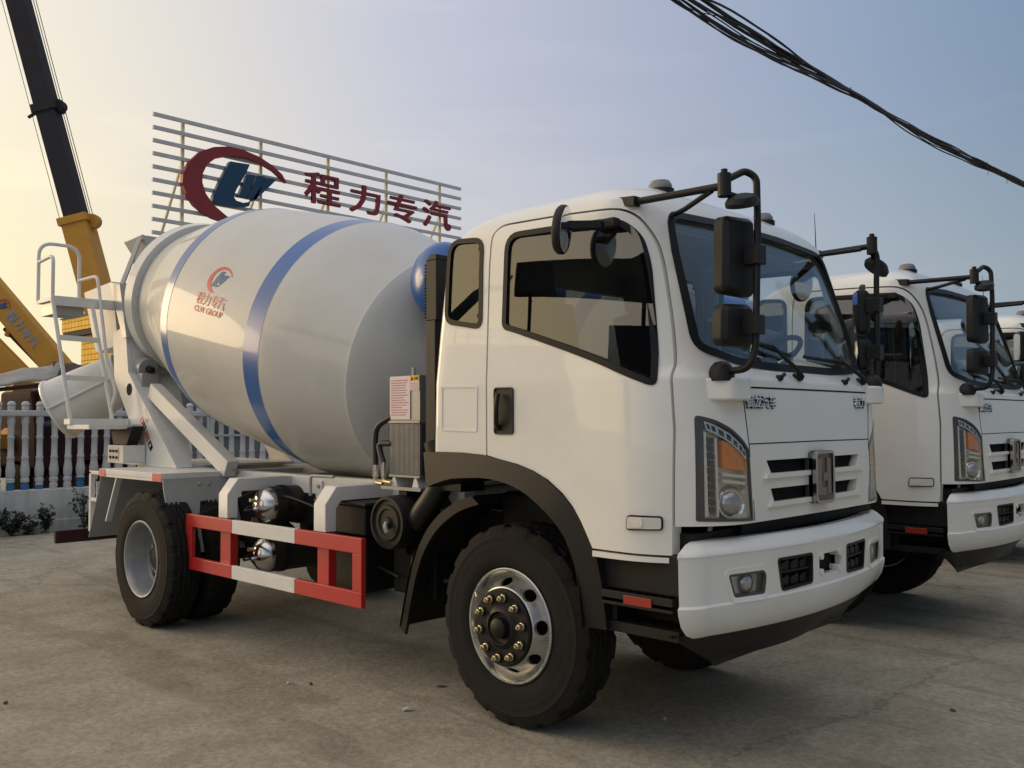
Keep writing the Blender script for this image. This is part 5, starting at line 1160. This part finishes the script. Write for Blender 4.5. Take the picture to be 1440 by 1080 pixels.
def wmix(fac, a, b, mode='MIX'):
    x = N('ShaderNodeMix'); x.data_type = 'RGBA'; x.blend_type = mode
    if isinstance(fac, float): x.inputs[0].default_value = fac
    else: Lk(fac, x.inputs[0])
    for s_, q in ((6, a), (7, b)):
        if isinstance(q, tuple): x.inputs[s_].default_value = (*q, 1)
        else: Lk(q, x.inputs[s_])
    return x.outputs[2]
col = wmix(mz.outputs[0], low.outputs[0], high.outputs[0])
mt = N('ShaderNodeMapRange'); mt.interpolation_type = 'SMOOTHSTEP'; mt.inputs[1].default_value = .46; mt.inputs[2].default_value = .85; Lk(sp.outputs['Z'], mt.inputs[0])
col = wmix(mt.outputs[0], col, ZEN_FILL)   # overhead sky above the frame raised, added as fill light
# southern half-sky boosted out of view, added to light the truck's side
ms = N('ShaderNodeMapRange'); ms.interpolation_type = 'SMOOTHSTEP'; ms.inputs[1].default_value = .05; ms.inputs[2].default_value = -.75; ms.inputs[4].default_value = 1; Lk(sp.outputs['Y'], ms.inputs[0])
col = wmix(ms.outputs[0], col, wmix(1.0, col, SOUTH_FILL, 'MULTIPLY'))
# thin cloud streaks
mp = N('ShaderNodeMapping'); mp.inputs['Scale'].default_value = (1.2, 1.2, 7.5); mp.inputs['Rotation'].default_value = (rad(6), rad(-5), 0); Lk(nv.outputs[0], mp.inputs[0])
cn = N('ShaderNodeTexNoise'); cn.inputs['Scale'].default_value = 2.3; cn.inputs['Detail'].default_value = 6; cn.inputs['Distortion'].default_value = .5; Lk(mp.outputs[0], cn.inputs['Vector'])
cm = N('ShaderNodeMapRange'); cm.interpolation_type = 'SMOOTHSTEP'; cm.inputs[1].default_value = .52; cm.inputs[2].default_value = .76; cm.inputs[4].default_value = .35; Lk(cn.outputs[0], cm.inputs[0])
col = wmix(cm.outputs[0], col, wmix(1.0, col, (1.22, 1.17, 1.10), 'MULTIPLY'))
# glow round the veiled sun and brighter air on its side of the sky
pw = N('ShaderNodeMath'); pw.operation = 'POWER'; Lk(mr.outputs[0], pw.inputs[0]); pw.inputs[1].default_value = 26
gl = N('ShaderNodeMath'); gl.operation = 'MULTIPLY_ADD'; Lk(pw.outputs[0], gl.inputs[0]); gl.inputs[1].default_value = GLOW; gl.inputs[2].default_value = 1.0
vs_ = N('ShaderNodeVectorMath'); vs_.operation = 'SCALE'; Lk(col, vs_.inputs[0]); Lk(gl.outputs[0], vs_.inputs['Scale'])
v10 = N('ShaderNodeVectorMath'); v10.operation = 'SCALE'; Lk(vs_.outputs[0], v10.inputs[0]); v10.inputs['Scale'].default_value = 10.8
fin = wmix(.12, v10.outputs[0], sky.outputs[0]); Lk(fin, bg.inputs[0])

# ------------------------------------------------------------------ camera
cam = bpy.data.cameras.new('camera'); co = bpy.data.objects.new('camera', cam); COL.objects.link(co); S.camera = co
cam.sensor_width = 36; cam.lens = 36 * 1281 / 1440; cam.clip_start = .05; cam.clip_end = 2000
ya, pi_, ro = rad(46.09), rad(2.31), rad(-.22)
Fv = V((-cos(ya) * cos(pi_), sin(ya) * cos(pi_), sin(pi_))); R0 = V((sin(ya), cos(ya), 0)); U0 = R0.cross(Fv)
Rv = R0 * cos(ro) + U0 * sin(ro); Uv = U0 * cos(ro) - R0 * sin(ro)
mw = M((Rv, Uv, -Fv)).transposed().to_4x4(); mw.translation = (3.219, -4.159, 1.534); co.matrix_world = mw
S.view_settings.view_transform = 'Standard'; S.view_settings.look = 'None'; S.view_settings.exposure = EXPO; S.view_settings.gamma = 1
S.render.engine = 'CYCLES'; S.cycles.max_bounces = 10; S.cycles.transparent_max_bounces = 24; S.cycles.use_denoising = True; S.cycles.caustics_reflective = False; S.cycles.caustics_refractive = False
